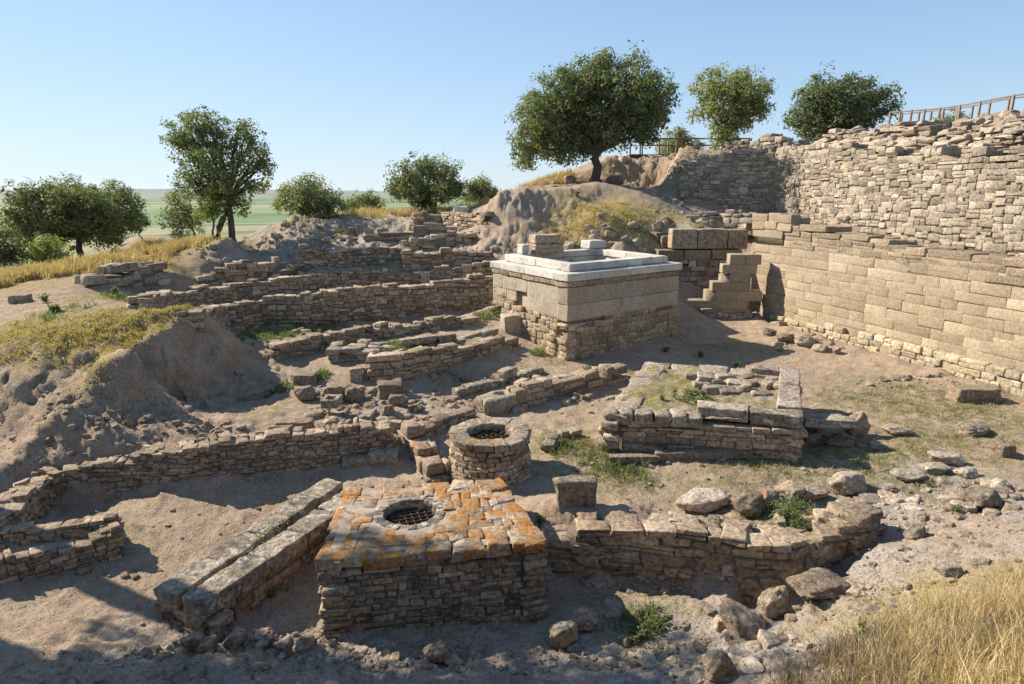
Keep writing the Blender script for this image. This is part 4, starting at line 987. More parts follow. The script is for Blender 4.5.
ruin('lane_wall', 'straight low wall of squared blocks leading to the left foot of the altar', [(371, 382, 359), (405, 380, 354), (440, 371, 349), (480, 358, 344), (520, 346, 335)], .5, (.17, .25), (.3, .6), 'rubble', seed=124, ragged=.03, jit=.14, wob=.3, away=(0, 1))
ruin('kerb_wall', 'row of long kerb slabs in the weeds behind the lane wall', [(376, 352, 346), (408, 349, 341), (450, 345, 337), (492, 338, 332)], .35, (.2, .26), (.6, 1.2), 'slab', seed=125, ragged=.02, jit=.1, wob=.1, split=0, away=(0, 1))
ruin('stone_row', 'row of squared kerb blocks in the earth left of the altar foot', [(459, 399, 388), (484, 391, 380), (510, 383, 374), (537, 374, 366)], .4, (.2, .28), (.35, .8), 'slab', seed=126, ragged=.03, jit=.12, wob=.1, split=0, away=(0, 1))
ruin('wall_footing', 'low footing of rough blocks running from the round well towards the altar corner', [(519, 410, 388), (545, 402, 384), (562, 396, 379), (590, 390, 375), (622, 382, 367)], .55, (.15, .26), (.3, .7), 'rubble', seed=127, ragged=.05, jit=.2, away=(0, 1))
ruin('low_wall', 'low line of small rough stones behind the round well on its left', [(426, 440, 428), (450, 428, 416), (472, 418, 407)], .4, (.12, .2), (.2, .45), 'rubble', seed=128, ragged=.06, jit=.24, away=(0, 1))
ruin('pier_wall', 'low pier wall of pale slabs with orange lichen left of the round well', [(426, 489, 464), (412, 462, 440), (403, 445, 428)], .42, (.2, .28), (.4, .7), 'lichen_few', seed=129, ragged=.03, jit=.14, away=(1, 0))
ruin('stone_path', 'raised path of worn pale stones ending at two upright stones', [(330, 364, 352), (350, 362, 349), (366, 362, 349)], 1.3, (.12, .2), (.3, .6), 'rock_grey', seed=130, ragged=.02, jit=.2, away=(0, 1))
ruin('stone_arc', 'small arc of low stones left of the platform', [(553, 452, 444), (560, 442, 434), (577, 438, 431)], .3, (.12, .18), (.2, .4), 'rock_grey', seed=131, ragged=.04, jit=.24, away=(0, 1))
# ------------------------------------------------------------------ single blocks and rocks
def rock(name, label, px, py, wpx, hpx, mat, rz=0.0, deep=.8, round_=0.0, tilt=(0, 0), seed=None, z=None, cat=None, sink=.32, group=None, n=1, jit=None):
    """a block (round_ 0) or fieldstone (round_ 1) whose foot is seen at (px, py), wpx wide and hpx high in the photograph"""
    g = gp(px, py) if z is None else atz(px, py, z); m = mpp(g); seed = seed or int(px * 7 + py)
    hx, hz = wpx * m / 2, hpx * m / 2; hy = hx * deep
    S = Stones(seed); q = 0 if g[1] < .1 else 1
    c = np.array([g[0], g[1] + hy * .75, g[2] + hz * (1 - sink)])
    S.add(c, axes(rz, tilt[0], tilt[1]), (hx, hy, hz))
    if round_ > .28:                                       # fieldstone: a lump cut by random planes, then roughened
        rs = np.random.RandomState(seed + 9); Bv, F = cube_tpl(np.linspace(-1, 1, 15)); Bv = np.tan(Bv * math.pi / 4)
        d = Bv / np.linalg.norm(Bv, axis=1)[:, None]; r = np.full(len(d), 1.25)
        pl = rs.randn(15, 3); pl[:6] = [[1, 0, 0], [-1, 0, 0], [0, 1, 0], [0, -1, 0], [0, 0, 1], [0, 0, -1]]; pl[:6] += rs.randn(6, 3) * .2
        pl /= np.linalg.norm(pl, axis=1)[:, None]
        for k in range(15):
            hk = rs.uniform(.74, .98) if k > 5 else rs.uniform(.82, 1.0); dn = d @ pl[k]
            r = np.minimum(r, np.where(dn > .05, hk / np.maximum(dn, .05), 9))
        r = r * (1 + (.05 + .05 * round_) * fbm(d * 2.1 + seed, 5, 3, .62)); mx = min(hx, hz)
        U = d * r[:, None]; U += .045 * np.stack([fbm(d * 6 + 9 + seed, 4, k, .65) for k in (1, 2, 3)], 1)
        V = (U * np.array([hx, hy, hz])) @ axes(rz, tilt[0], tilt[1]) + c; T = np.tile(rs.rand(3), (len(V), 1))
    else:
        V, F, T = S.expand(3, .16 + .2 * round_, jit if jit is not None else .16 + .2 * round_, .05 + .08 * round_)
    A = Acc(); A.add(V, F, T); o = A.build(name, [MAT[mat]])
    return tag(o, label, cat or ('rock' if round_ > .3 else 'stone block'), group)
B, K = 'stone_block', 'rock'
rock(B, 'upright rounded-top block standing alone in the court right of the round well', 576, 507, 40, 33, 'boulder', .12, .42, .25)
rock(B, 'dark rectangular block lying near the foot of the long ashlar wall', 978, 402, 42, 16, 'rubble', -.05, .5)
rock(B, 'small cube-shaped block farthest right on the dry court grass', 1006, 457, 17, 14, 'rubble', .3, .8)
rock(K, 'wedge-shaped stone with shaded side on the court left of the small cube', 979, 437, 30, 14, 'boulder', .2, .8, .35)
rock(K, 'flat brown stone in the grass just right of the toppled slab', 903, 436, 26, 10, 'boulder', 0, .8, .45)
rock(K, 'low rock with a dark notch in the grass above the rocky slope', 951, 465, 28, 12, 'rock', -.1, .8, .5)
rock(K, 'small white stone in the grass right of the notched rock', 970, 478, 20, 10, 'rock', 0, .8, .7)
rock(K, 'long pale boulder at the left end of the boulder row behind the retaining wall', 706, 513, 56, 21, 'rock', -.05, .5, .6)
rock(K, 'dark pitted boulder beside the long pale boulder', 752, 515, 36, 22, 'rubble', .2, .8, .8)
rock(K, 'stone with an orange lichen patch in the boulder row', 771, 503, 18, 13, 'lichen_few', 0, .9, .6)
rock(K, 'grey knobbly boulder between the two lichened stones', 792, 502, 26, 18, 'rubble', .3, .9, .8)
rock(K, 'flat stone with orange lichen left of the big knobbly boulder', 816, 500, 30, 12, 'lichen_few', .1, .7, .5)
rock(K, 'big knobbly light grey boulder at the right end of the boulder row', 853, 497, 38, 25, 'rock', .1, .7, .85)
rock(K, 'upright pale brown stone behind the bend of the retaining wall', 834, 533, 24, 22, 'boulder', .2, .7, .5)
rock(K, 'slanted pale stone near the upright stone at the wall bend', 850, 524, 16, 20, 'boulder', .5, .6, .5)
rock(K, 'flat grey slab rock at the top of the rocky slope', 914, 483, 30, 10, 'rock', .1, .8, .5)
rock(K, 'long flat grey rock leading the row of slope rocks to the right', 940, 474, 30, 9, 'rock', -.1, .8, .5)
rock(K, 'white angular rock on the bare slope below the slab rocks', 918, 540, 20, 15, 'rock', .4, .8, .45)
rock(K, 'grey rock jutting from the slope at the right edge of the rocks', 990, 510, 36, 20, 'rock', .2, .8, .7)
rock(K, 'pale tilted rock on the slope crest beside the jutting grey rock', 1004, 490, 20, 10, 'rock', .3, .8, .5)
rock(K, 'small pale stone tucked against the slope rocks', 968, 513, 22, 10, 'rock', 0, .8, .7)
rock(K, 'broad outcrop boulder in the bank below the retaining wall bend', 830, 597, 60, 16, 'boulder', .5, .8, .5, sink=.75)
rock(K, 'big whitish boulder split by a dark crack, lower right of the pit', 748, 641, 54, 27, 'boulder', -.35, .8, .55, (-.5, .1))
rock(K, 'tilted grey boulder leaning above the cracked whitish boulder', 778, 618, 38, 30, 'boulder', .5, .6, .55, (.5, 0))
rock(K, 'small dark stone under the cracked whitish boulder', 724, 632, 16, 18, 'rubble', 0, .8, .8)
rock(K, 'pale round stone in front of the cracked whitish boulder', 735, 644, 22, 12, 'rock', 0, .8, .8)
rock(K, 'low flat boulder half sunk in the bank left of the dry grass', 955, 578, 30, 12, 'rock', .2, .8, .5, sink=.4)
rock(K, 'grey boulder half buried in the stones at the foot of the dry grass', 722, 682, 34, 28, 'rubble', .3, .8, .8)
rock(K, 'reddish brown rock leaning at the right foot of the square well', 562, 650, 30, 32, 'boulder', .5, .7, .45, (.3, .2))
rock(K, 'dark rock wedged behind the reddish rock at the square well', 585, 632, 30, 22, 'rubble', -.4, .8, .6)
rock(K, 'grey stone lying on the dark bank in front of the square well', 436, 664, 26, 20, 'rubble', .3, .8, .7)
for i, (x, y, w_, h_, lb) in enumerate(((190, 653, 24, 20, 'dark stone at the left end of the stone row before the slab bench'), (206, 656, 22, 18, 'second dark stone of the row before the slab bench'),
        (234, 648, 26, 18, 'pale stone in the middle of the row before the slab bench'), (216, 641, 16, 12, 'small pale stone behind the row before the slab bench'), (262, 645, 22, 13, 'low stone right of the pale middle stone before the slab bench'),
        (305, 652, 20, 16, 'pale pointed stone at the right end of the row before the slab bench'), (284, 650, 18, 10, 'flat stone next to the pale pointed stone'))):
    rock(K, lb, x, y, w_, h_, 'rubble' if i < 2 else 'boulder', i * .7, .8, .65)
# clutter of blocks between the slab bench and the lane wall
rock(B, 'brown cube-shaped block perched on the earth bank at the head of the path', 304, 385, 22, 13, 'course', .1, .6)
rock(K, 'pale cracked rock under the perched brown block', 303, 401, 22, 16, 'boulder', .2, .8, .4)
rock(B, 'long tilted slab half buried at the edge of the shaded hollow', 256, 398, 34, 8, 'boulder', .45, .35, .1, (.22, 0))
rock(K, 'left of two dark leaning boulders below the raised path', 331, 403, 27, 18, 'dark', .1, .7, .5, (-.15, 0))
rock(K, 'right of two dark leaning boulders, pointed at its top', 353, 404, 23, 18, 'dark', .5, .6, .45, (-.4, 0))
rock(B, 'left upright squared stone at the end of the raised path', 356, 382, 12, 16, 'rock_grey', .1, .6)
rock(B, 'right upright squared stone at the end of the raised path', 368, 379, 10, 14, 'rock_grey', .1, .6)
rock(B, 'brown block with a flat bright top, highest of the tumbled stack', 389, 397, 25, 16, 'boulder', .2, .8)
rock(K, 'grey knobbly stone in the tumbled stack right of the brown block', 398, 409, 20, 17, 'slab', .1, .8, .4)
rock(K, 'reddish tan stone in the tumbled stack', 386, 419, 18, 16, 'boulder', .3, .8, .3)
rock(B, 'long dark rectangular block lying alone on the earth slope', 294, 431, 35, 12, 'course', -.03, .4)
rock(K, 'pale lumpy rock under the hollow stone trough', 332, 430, 25, 14, 'rock_grey', .1, .7, .5)
rock(B, 'upper tilted block of the pair at the end of the mound-foot wall', 383, 452, 22, 14, 'boulder', .3, .8, .1, (.2, 0))
rock(B, 'lower flat block of the pair at the end of the mound-foot wall', 383, 464, 30, 14, 'boulder', .1, .6)
rock(B, 'low flat block beside the two-block pair', 355, 466, 26, 10, 'boulder', .1, .7, .2)
rock(K, 'small upright stone between the tumbled stack and the pier wall', 396, 436, 12, 18, 'boulder', 0, .7, .2)
rock(K, 'brown rounded stone left of the small upright stone', 381, 433, 20, 13, 'boulder', 0, .8, .5)
rock(K, 'flat dark stone in the shade right of the tumbled stack', 416, 412, 14, 6, 'slab', .2, .8, .5)
rock(B, 'flat tan block on the ground in front of the pier wall', 402, 490, 14, 7, 'boulder', .1, .8, .2)
rock(B, 'grey squared block behind the far end of the slab bench', 434, 470, 26, 12, 'rock_grey', .5, .8, .1)
def trough():
    g = gp(330, 418); m = mpp(g); o_ = g + np.array([0, .2, .34]); A = Acc(); S = Stones(7); w_, d_, h_ = 8.5 * m, .19, .10
    for (x, y, hx, hy) in ((0, -d_, w_, .05), (0, d_, w_, .05), (-w_ + .05, 0, .05, d_ - .05), (w_ - .05, 0, .05, d_ - .05)): S.add(o_ + np.array([x, y, 0]), axes(0), (hx, hy, h_))
    S.add(o_ + np.array([0, 0, -h_ + .03]), axes(0), (w_ - .04, d_ - .04, .03))
    A.add(*S.expand(2, .2, .1, .03)); tag(A.build('stone_trough', [MAT['slab']]), 'small hollow square stone trough on a lumpy rock', 'trough')
trough()
def mortar_stone():
    """long worn stone with a round hole, at the near end of the wall footing"""
    g = gp(496, 411); A = Acc(); c = g + np.array([.12, .25, .36]); n = 28; dirs = [2 * math.pi * k / n for k in range(n)]
    rings = [(.15, -.16), (.155, .0), (.19, .035), (.30, .02)]; V = []
    ax = axes(.55); rs = np.random.RandomState(5)
    lump = 1 + .12 * np.sin(np.array(dirs) * 3 + 1) + .06 * rs.randn(n)
    for (r, z) in rings: V += [c + ax[0] * r * math.cos(a) + ax[1] * r * .9 * math.sin(a) + [0, 0, z] for a in dirs]
    for (f, z) in ((1.0, -.02), (1.04, -.16), (.98, -.42)): V += [c + ax[0] * (.78 * f * lump[k] * math.cos(a) + .1) + ax[1] * .36 * f * lump[k] * math.sin(a) + [0, 0, z + .03 * math.sin(5 * a)] for k, a in enumerate(dirs)]
    F = [[i * n + k, i * n + (k + 1) % n, (i + 1) * n + (k + 1) % n, (i + 1) * n + k] for i in range(len(rings) + 2) for k in range(n)]
    A.add(V, F); A.add([c + [0, 0, -.16]] + V[:n], [[0, 1 + k, 1 + (k + 1) % n] for k in range(n)])
    tag(A.build('mortar_stone', [MAT['rock_grey']]), 'long worn stone with a round hole in its top behind the round well', 'stone')
mortar_stone()
# around the platform
rock('kerb_slab', 'long low kerb slab lying in front of the platform, right piece', 704, 459, 98, 9, 'boulder', .07, .12, .05, z=.72)
rock('kerb_slab', 'short pale kerb slab in front of the platform, left piece', 634, 462, 48, 7, 'boulder', .04, .2, .1, z=.72)
rock('fallen_slab', 'toppled flat slab leaning off the right side of the platform', 832, 428, 50, 8, 'slab', -.1, .8, .15, (.0, -.16), z=1.12)
rock(K, 'ragged dark stone holding up the end of the toppled slab', 858, 437, 22, 26, 'rubble', .3, .7, .5)
rock(B, 'small squared block on the ground between platform and toppled slab', 812, 443, 16, 13, 'boulder', .1, .8, .15)
rock(K, 'tilted slab fragment between the platform corner and the toppled slab', 815, 430, 26, 14, 'slab', .4, .6, .3, (.4, .2))
rock(K, 'low shaded rubble stone below the toppled slab', 842, 447, 26, 8, 'rubble', .1, .8, .5)
# at the foot of the long wall
for i, (x, y, w_, h_, lb) in enumerate(((788, 343, 18, 10, 'dark stone fallen at the foot of the long wall near its far corner'), (806, 347, 20, 12, 'grey stone next to the dark fallen stone by the long wall'),
        (822, 352, 18, 9, 'flat grey stone by the long wall footing'), (838, 354, 10, 8, 'small tan stone by the long wall footing'), (770, 336, 14, 9, 'small stone at the far corner of the court'))):
    rock(K, lb, x, y, w_, h_, 'grey' if i % 2 else 'boulder', i * .5, .8, .5)
# above and behind
rock(B, 'white squared block standing on the highest terrace wall', 461, 214, 15, 9, 'marble', 0, .8, z=None)
rock(B, 'pale block at the broken left end of the short terrace wall', 425, 283, 10, 13, 'pale', .1, .6)
rock(B, 'brown block at the left end of the big slab wall', 668, 248, 18, 14, 'course', .3, .8)
rock(B, 'pale brown block tumbled left of the big slab wall', 660, 240, 18, 9, 'course', .5, .8)
rock(K, 'tilted flat rock on the slope above the big slab wall', 664, 226, 22, 9, 'boulder', .6, .7, .3, (.3, 0))
rock(K, 'brown rock on the earth bank left of the big tree trunk', 570, 183, 12, 9, 'boulder', .3, .8, .4)
rock(K, 'grey rock beside the big tree trunk on its right', 615, 184, 22, 11, 'rubble', .1, .8, .6)
rock(B, 'dark rectangular block on the grassy mound at far left', 18, 303, 18, 9, 'dark', .1, .6)
for i, (x, y, w_, h_, lb) in enumerate(((352, 236, 7, 10, 'left pale stub stone standing behind the gravel hump'), (359, 234, 6, 11, 'taller pale stub stone behind the gravel hump'), (369, 236, 9, 8, 'short squared stub at the end of the dark ledge'))):
    rock(B, lb, x, y, w_, h_, 'pale', 0, .8)
rock('gravel_heap', 'small pale rubble heap between the broken wall and the third terrace wall', 284, 277, 34, 16, 'pale', 0, .8, 1.0, sink=.3, cat='rubble heap')

# rubble: small loose stones nobody could count
def scatter(name, label, spots, mat, seed, size=(.012, .10)):
    rs = np.random.RandomState(seed); S = Stones(seed)
    for (px, py, rx, ry, n, k) in spots:
        a = rs.rand(n) * 2 * math.pi; r = np.sqrt(rs.rand(n)); g0 = gp(px, py); m = mpp(g0)
        gx = gp(px, max(py - ry, 195)); dy = max(abs(gx[1] - g0[1]), .2)
        x = g0[0] + r * np.cos(a) * rx * m; y = g0[1] + r * np.sin(a) * dy; z = hf(x, y)
        for i in range(n):
            s = k * (size[0] + (size[1] - size[0]) * rs.rand() ** 5)
            S.add((x[i], y[i], z[i] + s * .05), axes(rs.rand() * 6, rs.uniform(-.3, .3), rs.uniform(-.3, .3)), (s * rs.uniform(.8, 1.5), s, s * rs.uniform(.5, .85)))
    V, F, T = S.expand(0, .5, .35, .18); A = Acc(); A.add(V, F, T)
    tag(A.build(name, [MAT[mat]], smooth=False), label, 'rubble', kind='stuff')
scatter('rubble', 'loose brown and grey stones strewn over the ground', [(385, 420, 30, 10, 70, 2.2), (350, 410, 40, 12, 60, 1.8), (340, 395, 40, 8, 40, 2.0), (430, 425, 24, 6, 40, 2.0), (500, 405, 40, 6, 40, 2.0), (460, 400, 40, 8, 50, 1.6), (410, 440, 20, 8, 40, 1.6), (100, 492, 60, 5, 40, .8), (250, 478, 100, 5, 60, .9), (60, 545, 60, 8, 50, .8), (90, 572, 60, 6, 40, .8), (350, 330, 140, 4, 60, 1.8), (360, 292, 120, 4, 60, 2.2), (450, 378, 70, 5, 50, 1.3), (580, 398, 50, 5, 50, 1.2), (480, 492, 40, 6, 40, .8), (700, 460, 100, 5, 60, .9), (440, 372, 60, 5, 40, 1.2), (700, 588, 120, 5, 70, .8), (700, 560, 130, 22, 150, .7), (820, 620, 110, 40, 206, .9), (640, 660, 90, 20, 173, .9), (440, 660, 140, 16, 173, .8), (250, 660, 140, 18, 173, .8), (80, 665, 110, 18, 107, .7),
        (900, 560, 120, 50, 173, 1.0), (950, 500, 90, 22, 148, 1.1), (760, 530, 120, 10, 120, 1.0), (380, 430, 60, 14, 195, 1.3), (370, 410, 60, 20, 120, 1.1), (430, 400, 50, 14, 90, 1.0), (300, 640, 60, 10, 49, 1.1),
        (200, 560, 180, 60, 180, .45), (700, 470, 180, 40, 195, .6), (250, 440, 120, 8, 90, 1.1), (60, 440, 90, 40, 120, .8), (150, 420, 120, 30, 150, .8), (800, 345, 60, 10, 90, 1.6), (940, 380, 90, 8, 90, 1.6),
        (560, 400, 60, 14, 75, 1.0), (500, 400, 50, 10, 67, 1.2), (640, 630, 60, 20, 49, .8), (850, 440, 30, 8, 45, 1.3)], 'boulder', 201)
scatter('rubble', 'pale stones strewn over the rocky slopes and terraces', [(820, 600, 80, 40, 60, .8), (920, 520, 100, 30, 70, 1.0), (900, 500, 60, 14, 36, 1.6), (980, 500, 60, 20, 44, 1.7), (720, 670, 60, 14, 60, 1.3), (440, 225, 50, 10, 60, 2.5), (645, 232, 60, 16, 70, 2.2), (685, 215, 40, 12, 60, 2.8), (390, 245, 90, 14, 143, 3.0),
        (300, 235, 50, 14, 132, 2.2), (440, 238, 40, 10, 66, 3.2), (285, 272, 24, 10, 77, 2.4), (250, 270, 60, 10, 88, 2.6), (600, 240, 60, 10, 66, 2.6), (520, 245, 60, 8, 66, 2.2), (450, 664, 160, 14, 88, .8), (390, 430, 50, 10, 49, 1.5),
        (660, 170, 60, 16, 55, 3.0), (900, 150, 90, 14, 160, 4.5), (960, 140, 60, 14, 120, 4.0), (850, 140, 40, 10, 60, 4.0), (1000, 150, 40, 14, 80, 4.0), (790, 228, 60, 4, 40, 3.0), (760, 660, 60, 20, 77, 1.3)], 'rock', 202)
# ------------------------------------------------------------------ trees
def tree(name, label, base, Y, blobs, mat, leaf=2.7, dens=1.0, tr=3.0, seed=1, depth=.9, cat='tree', limbs=True, base2=None, gap=.0, trunk_mat='bark'):
    """base = trunk foot (px, py); blobs = crown lobes (px, py, radius px) as outlined in the photograph, at distance Y"""
    rs = np.random.RandomState(seed); b = aty(base[0], base[1], Y); m = mpp(b)
    gz = h1(b[0], b[1]); b[2] = gz - .08
    root = empty(name, b, label, cat)
    cs = []
    R0 = max(r for _, _, r in blobs)
    ctr = aty(sum(q[0] for q in blobs) / len(blobs), sum(q[1] for q in blobs) / len(blobs), Y)
    spread = (max(q[0] + q[2] for q in blobs) - min(q[0] - q[2] for q in blobs)) / 2 * m
    for (px, py, r) in blobs:
        c = aty(px, py, Y); off = abs(c[0] - ctr[0]) / spread
        dy = rs.uniform(-1, 1) * depth * spread * math.sqrt(max(0, 1 - off ** 2)) * .55
        cs.append((np.array([c[0], Y + dy, c[2]]), r * m))
        if r > .55 * R0:                                   # a partner lobe nearer or farther, so the crown is as deep as wide
            cs.append((np.array([c[0] + rs.uniform(-.3, .3) * r * m, Y - dy + rs.uniform(-.3, .3) * spread * depth, c[2] - .1 * r * m]), r * m * .72))
    # trunk and limbs
    A = Acc(); tips = []
    feet = [b] + ([aty(base2[0], base2[1], Y)] if base2 else [])
    low = min(c[2] - r for c, r in cs); fork = b + (ctr - b) * np.array([.25, .25, 0]); fork[2] = max(b[2] + .5, min(low + .25 * (ctr[2] - low) + .2, ctr[2]))
    for f in feet:
        f = f.copy(); f[2] = h1(f[0], f[1]) - .1
        k = np.linspace(0, 1, 6); P = f[None] + (fork - f)[None] * k[:, None] + np.c_[rs.randn(6) * .04, rs.randn(6) * .04, np.zeros(6)] * (k * (1 - k) * 4)[:, None] * 2
        r = tr * m * (1.0 - .3 * k); r[0] *= 1.35; tube(A, P, r, 9)
    if limbs:
        for (c, r) in cs:
            k = np.linspace(0, 1, 7); mid = fork * .5 + c * .5 + np.array([rs.randn() * .2, rs.randn() * .2, .12 * np.linalg.norm(c - fork)])
            P = ((1 - k) ** 2)[:, None] * fork + (2 * k * (1 - k))[:, None] * mid + (k ** 2)[:, None] * c
            P += rs.randn(7, 3) * .03 * np.linalg.norm(c - fork) * (k * (1 - k) * 4)[:, None] * .5
            tube(A, P, tr * m * (.52 - .40 * k), 6)
            for _ in range(5):
                d = rs.randn(3); d /= np.linalg.norm(d); d[2] = abs(d[2]) * .7; q = c + d * r * .8; s = P[rs.randint(3, 6)]
                tube(A, [s, (s + q) / 2 + rs.randn(3) * .08 * r, q], [tr * m * .16, tr * m * .10, tr * m * .03], 4)
    A.build('trunk', [MAT[trunk_mat]], root)
    # leaves in clumps through each lobe
    LV, LT = [], []; ls = leaf * m
    for (c, r) in cs:
        ncl = max(8, int(dens * 25 * (r / (ls * 2.6)) ** 1.75 / 3))
        u = rs.randn(ncl, 3); u /= np.linalg.norm(u, axis=1)[:, None]
        rad = r * (.30 + .74 * rs.rand(ncl) ** .5); rad = np.where(rs.rand(ncl) < .10, r * rs.uniform(1.0, 1.18, ncl), rad) ; rad *= 1 + .30 * vnoise(u * 2.6 + seed, seed)
        C = c + u * rad[:, None] * np.array([1, 1, .92])
        keep = vnoise(C / (r * .55) + seed * 3.1, 40 + seed) > -.45 + gap
        C, u = C[keep], u[keep]
        nl = 26; cr = ls * 2.25 * (0.7 + .7 * rs.rand(len(C)))
        o = rs.randn(len(C), nl, 3); o /= np.linalg.norm(o, axis=2)[..., None]; o *= (rs.rand(len(C), nl, 1) ** .5)
        P = (C[:, None] + o * cr[:, None, None] * np.array([1.1, 1.1, .9])).reshape(-1, 3)
        nrm = (o * .7 + u[:, None] * .35 + rs.randn(len(C), nl, 3) * .45 + np.array([0, 0, .45])).reshape(-1, 3)
        nrm /= np.linalg.norm(nrm, axis=1)[:, None]
        t = np.cross(nrm, rs.randn(len(P), 3)); t /= np.linalg.norm(t, axis=1)[:, None]; v = np.cross(nrm, t)
        s = ls * (.55 + .6 * rs.rand(len(P)))[:, None]
        Q = np.stack([P - t * s * .62, P - v * s * .36 + nrm * s * .08, P + t * s * .62, P + v * s * .36 + nrm * s * .08], 1)
        LV.append(Q.reshape(-1, 3))
        tt = np.stack([np.clip(np.repeat(rs.rand(len(C)), nl) * .6 + rs.rand(len(P)) * .4, 0, 1), (rs.rand(len(P)) < .12) * rs.rand(len(P)), rs.rand(len(P))], 1)
        LT.append(np.repeat(tt, 4, 0))
    V = np.concatenate(LV); F = np.arange(len(V)).reshape(-1, 4)
    mesh_obj('crown', V, F, MAT[mat], root, tint=np.concatenate(LT), smooth=False)
    return root
tree('oak_tree', 'biggest broad round oak, standing alone on the central earth mound', (597, 184), 40.0,
     [(590, 80, 28), (560, 92, 27), (622, 84, 26), (648, 95, 26), (600, 108, 30), (565, 118, 27), (640, 118, 24), (536, 112, 22), (530, 138, 18), (526, 156, 14), (552, 142, 22), (585, 135, 24), (618, 130, 22), (652, 108, 20), (570, 150, 15), (606, 68, 16), (643, 136, 12)], 'oak', 2.7, 1.5, 5.2, 3)
tree('tree', 'medium tree with a leaning trunk and ragged round crown beside the boardwalk', (723, 172), 42.0,
     [(735, 82, 20), (712, 86, 18), (757, 92, 18), (733, 104, 22), (708, 106, 14), (760, 108, 14), (722, 124, 14), (745, 120, 13), (714, 140, 9), (726, 140, 8)], 'oak_light', 2.5, 1.1, 3.6, 4, gap=.08)
tree('tree', 'wide dark bushy tree behind the top of the upper wall', (838, 145), 45.0,
     [(812, 96, 20), (835, 90, 22), (860, 92, 20), (880, 98, 14), (808, 116, 18), (835, 114, 22), (865, 114, 20), (884, 112, 10), (812, 132, 14), (845, 132, 16)], 'oak_dark', 2.5, 1.15, 3.5, 5)
tree('tree', 'small rounded grey-green tree beyond the boardwalk railing', (680, 158), 50.0, [(680, 142, 15), (668, 148, 11), (692, 147, 10), (681, 135, 9)], 'olive', 2.3, 1.0, 1.6, 6)
tree('tree', 'tree top barely showing through the right-hand railing', (950, 132), 44.0, [(950, 118, 9), (943, 121, 7), (957, 121, 6)], 'olive', 2.2, 1.0, 1.2, 7)
tree('oak_tree', 'tall ragged oak with two trunks and an open crown on the dry ridge at left', (233, 238), 31.5,
     [(185, 130, 21), (205, 122, 17), (178, 140, 14), (215, 140, 18), (245, 140, 17), (240, 126, 9), (258, 158, 15), (268, 168, 8), (228, 162, 20), (198, 162, 18), (190, 180, 13), (245, 178, 18), (222, 190, 16), (255, 186, 10), (238, 205, 14), (205, 190, 12)], 'oak', 2.6, .95, 3.6, 8, base2=(214, 238), gap=.12)
tree('young_tree', 'bright light green young tree in front of the tall ragged oak trunks', (212, 237), 31.0, [(212, 200, 12), (207, 212, 10), (217, 190, 8), (220, 215, 8)], 'bright', 2.3, 1.0, 1.2, 9)
tree('young_tree', 'thin grey-green young tree left of the tall ragged oak', (196, 240), 33.0, [(180, 205, 14), (190, 215, 13), (172, 220, 11), (186, 228, 11), (180, 192, 8)], 'olive', 2.3, .8, 1.2, 10, gap=.12)
tree('oak_tree', 'wide dark dome-shaped oak at the left, beyond the dry grass', (81, 256), 33.0,
     [(38, 200, 17), (60, 194, 17), (85, 192, 17), (108, 197, 16), (124, 212, 14), (30, 215, 16), (55, 214, 20), (85, 212, 22), (110, 216, 18), (130, 222, 10), (38, 234, 15), (62, 234, 16), (100, 232, 16), (24, 226, 11), (70, 204, 19), (95, 206, 19)], 'oak', 2.5, 1.5, 3.6, 11)
tree('tree', 'dark bushy tree cut by the left edge of the picture', (-6, 275), 28.0, [(0, 246, 18), (-18, 240, 22), (10, 256, 12), (-8, 258, 16)], 'oak_dark', 2.6, 1.1, 2.5, 12)
tree('bush', 'round olive green bush in front of the dome-shaped oak', (46, 268), 29.0, [(46, 252, 14), (34, 256, 10), (58, 256, 11), (45, 245, 10)], 'bright', 2.3, 1.0, 1.2, 13, cat='bush')
tree('bush', 'small pale bush on the dry slope right of the dome-shaped oak', (113, 262), 29.5, [(113, 254, 8), (107, 257, 5), (119, 258, 5)], 'bright', 2.0, .8, .8, 14, cat='bush')
tree('tree', 'rounded grey-green tree standing above the gravel hump', (305, 222), 37.0, [(300, 194, 18), (318, 196, 17), (288, 202, 12), (334, 202, 11), (305, 208, 14), (325, 210, 12), (310, 184, 10)], 'olive', 2.4, 1.1, 1.8, 15)
tree('bush', 'low green bush on the skyline between two rounded trees', (364, 214), 43.0, [(358, 202, 9), (368, 200, 10), (378, 204, 8), (350, 206, 7)], 'oak', 2.3, 1.0, 1.0, 16, cat='bush')
tree('tree', 'dense round green tree on the skyline left of the earth cliff', (424, 214), 41.0, [(425, 166, 15), (405, 174, 14), (445, 172, 15), (418, 188, 18), (442, 188, 17), (398, 190, 12), (456, 188, 10), (425, 202, 12)], 'oak', 2.5, 1.15, 2.2, 17)
tree('tree', 'small rounded tree partly behind the earth cliff on its left', (479, 208), 43.0, [(479, 186, 13), (470, 192, 10), (488, 192, 10), (480, 198, 10)], 'olive', 2.3, 1.1, 1.4, 18)
tree('bush', 'small dark bush out on the slope beside the dome-shaped oak', (141, 232), 40.0, [(141, 220, 7), (138, 226, 6)], 'oak_dark', 2.0, 1.0, .8, 19, cat='bush')
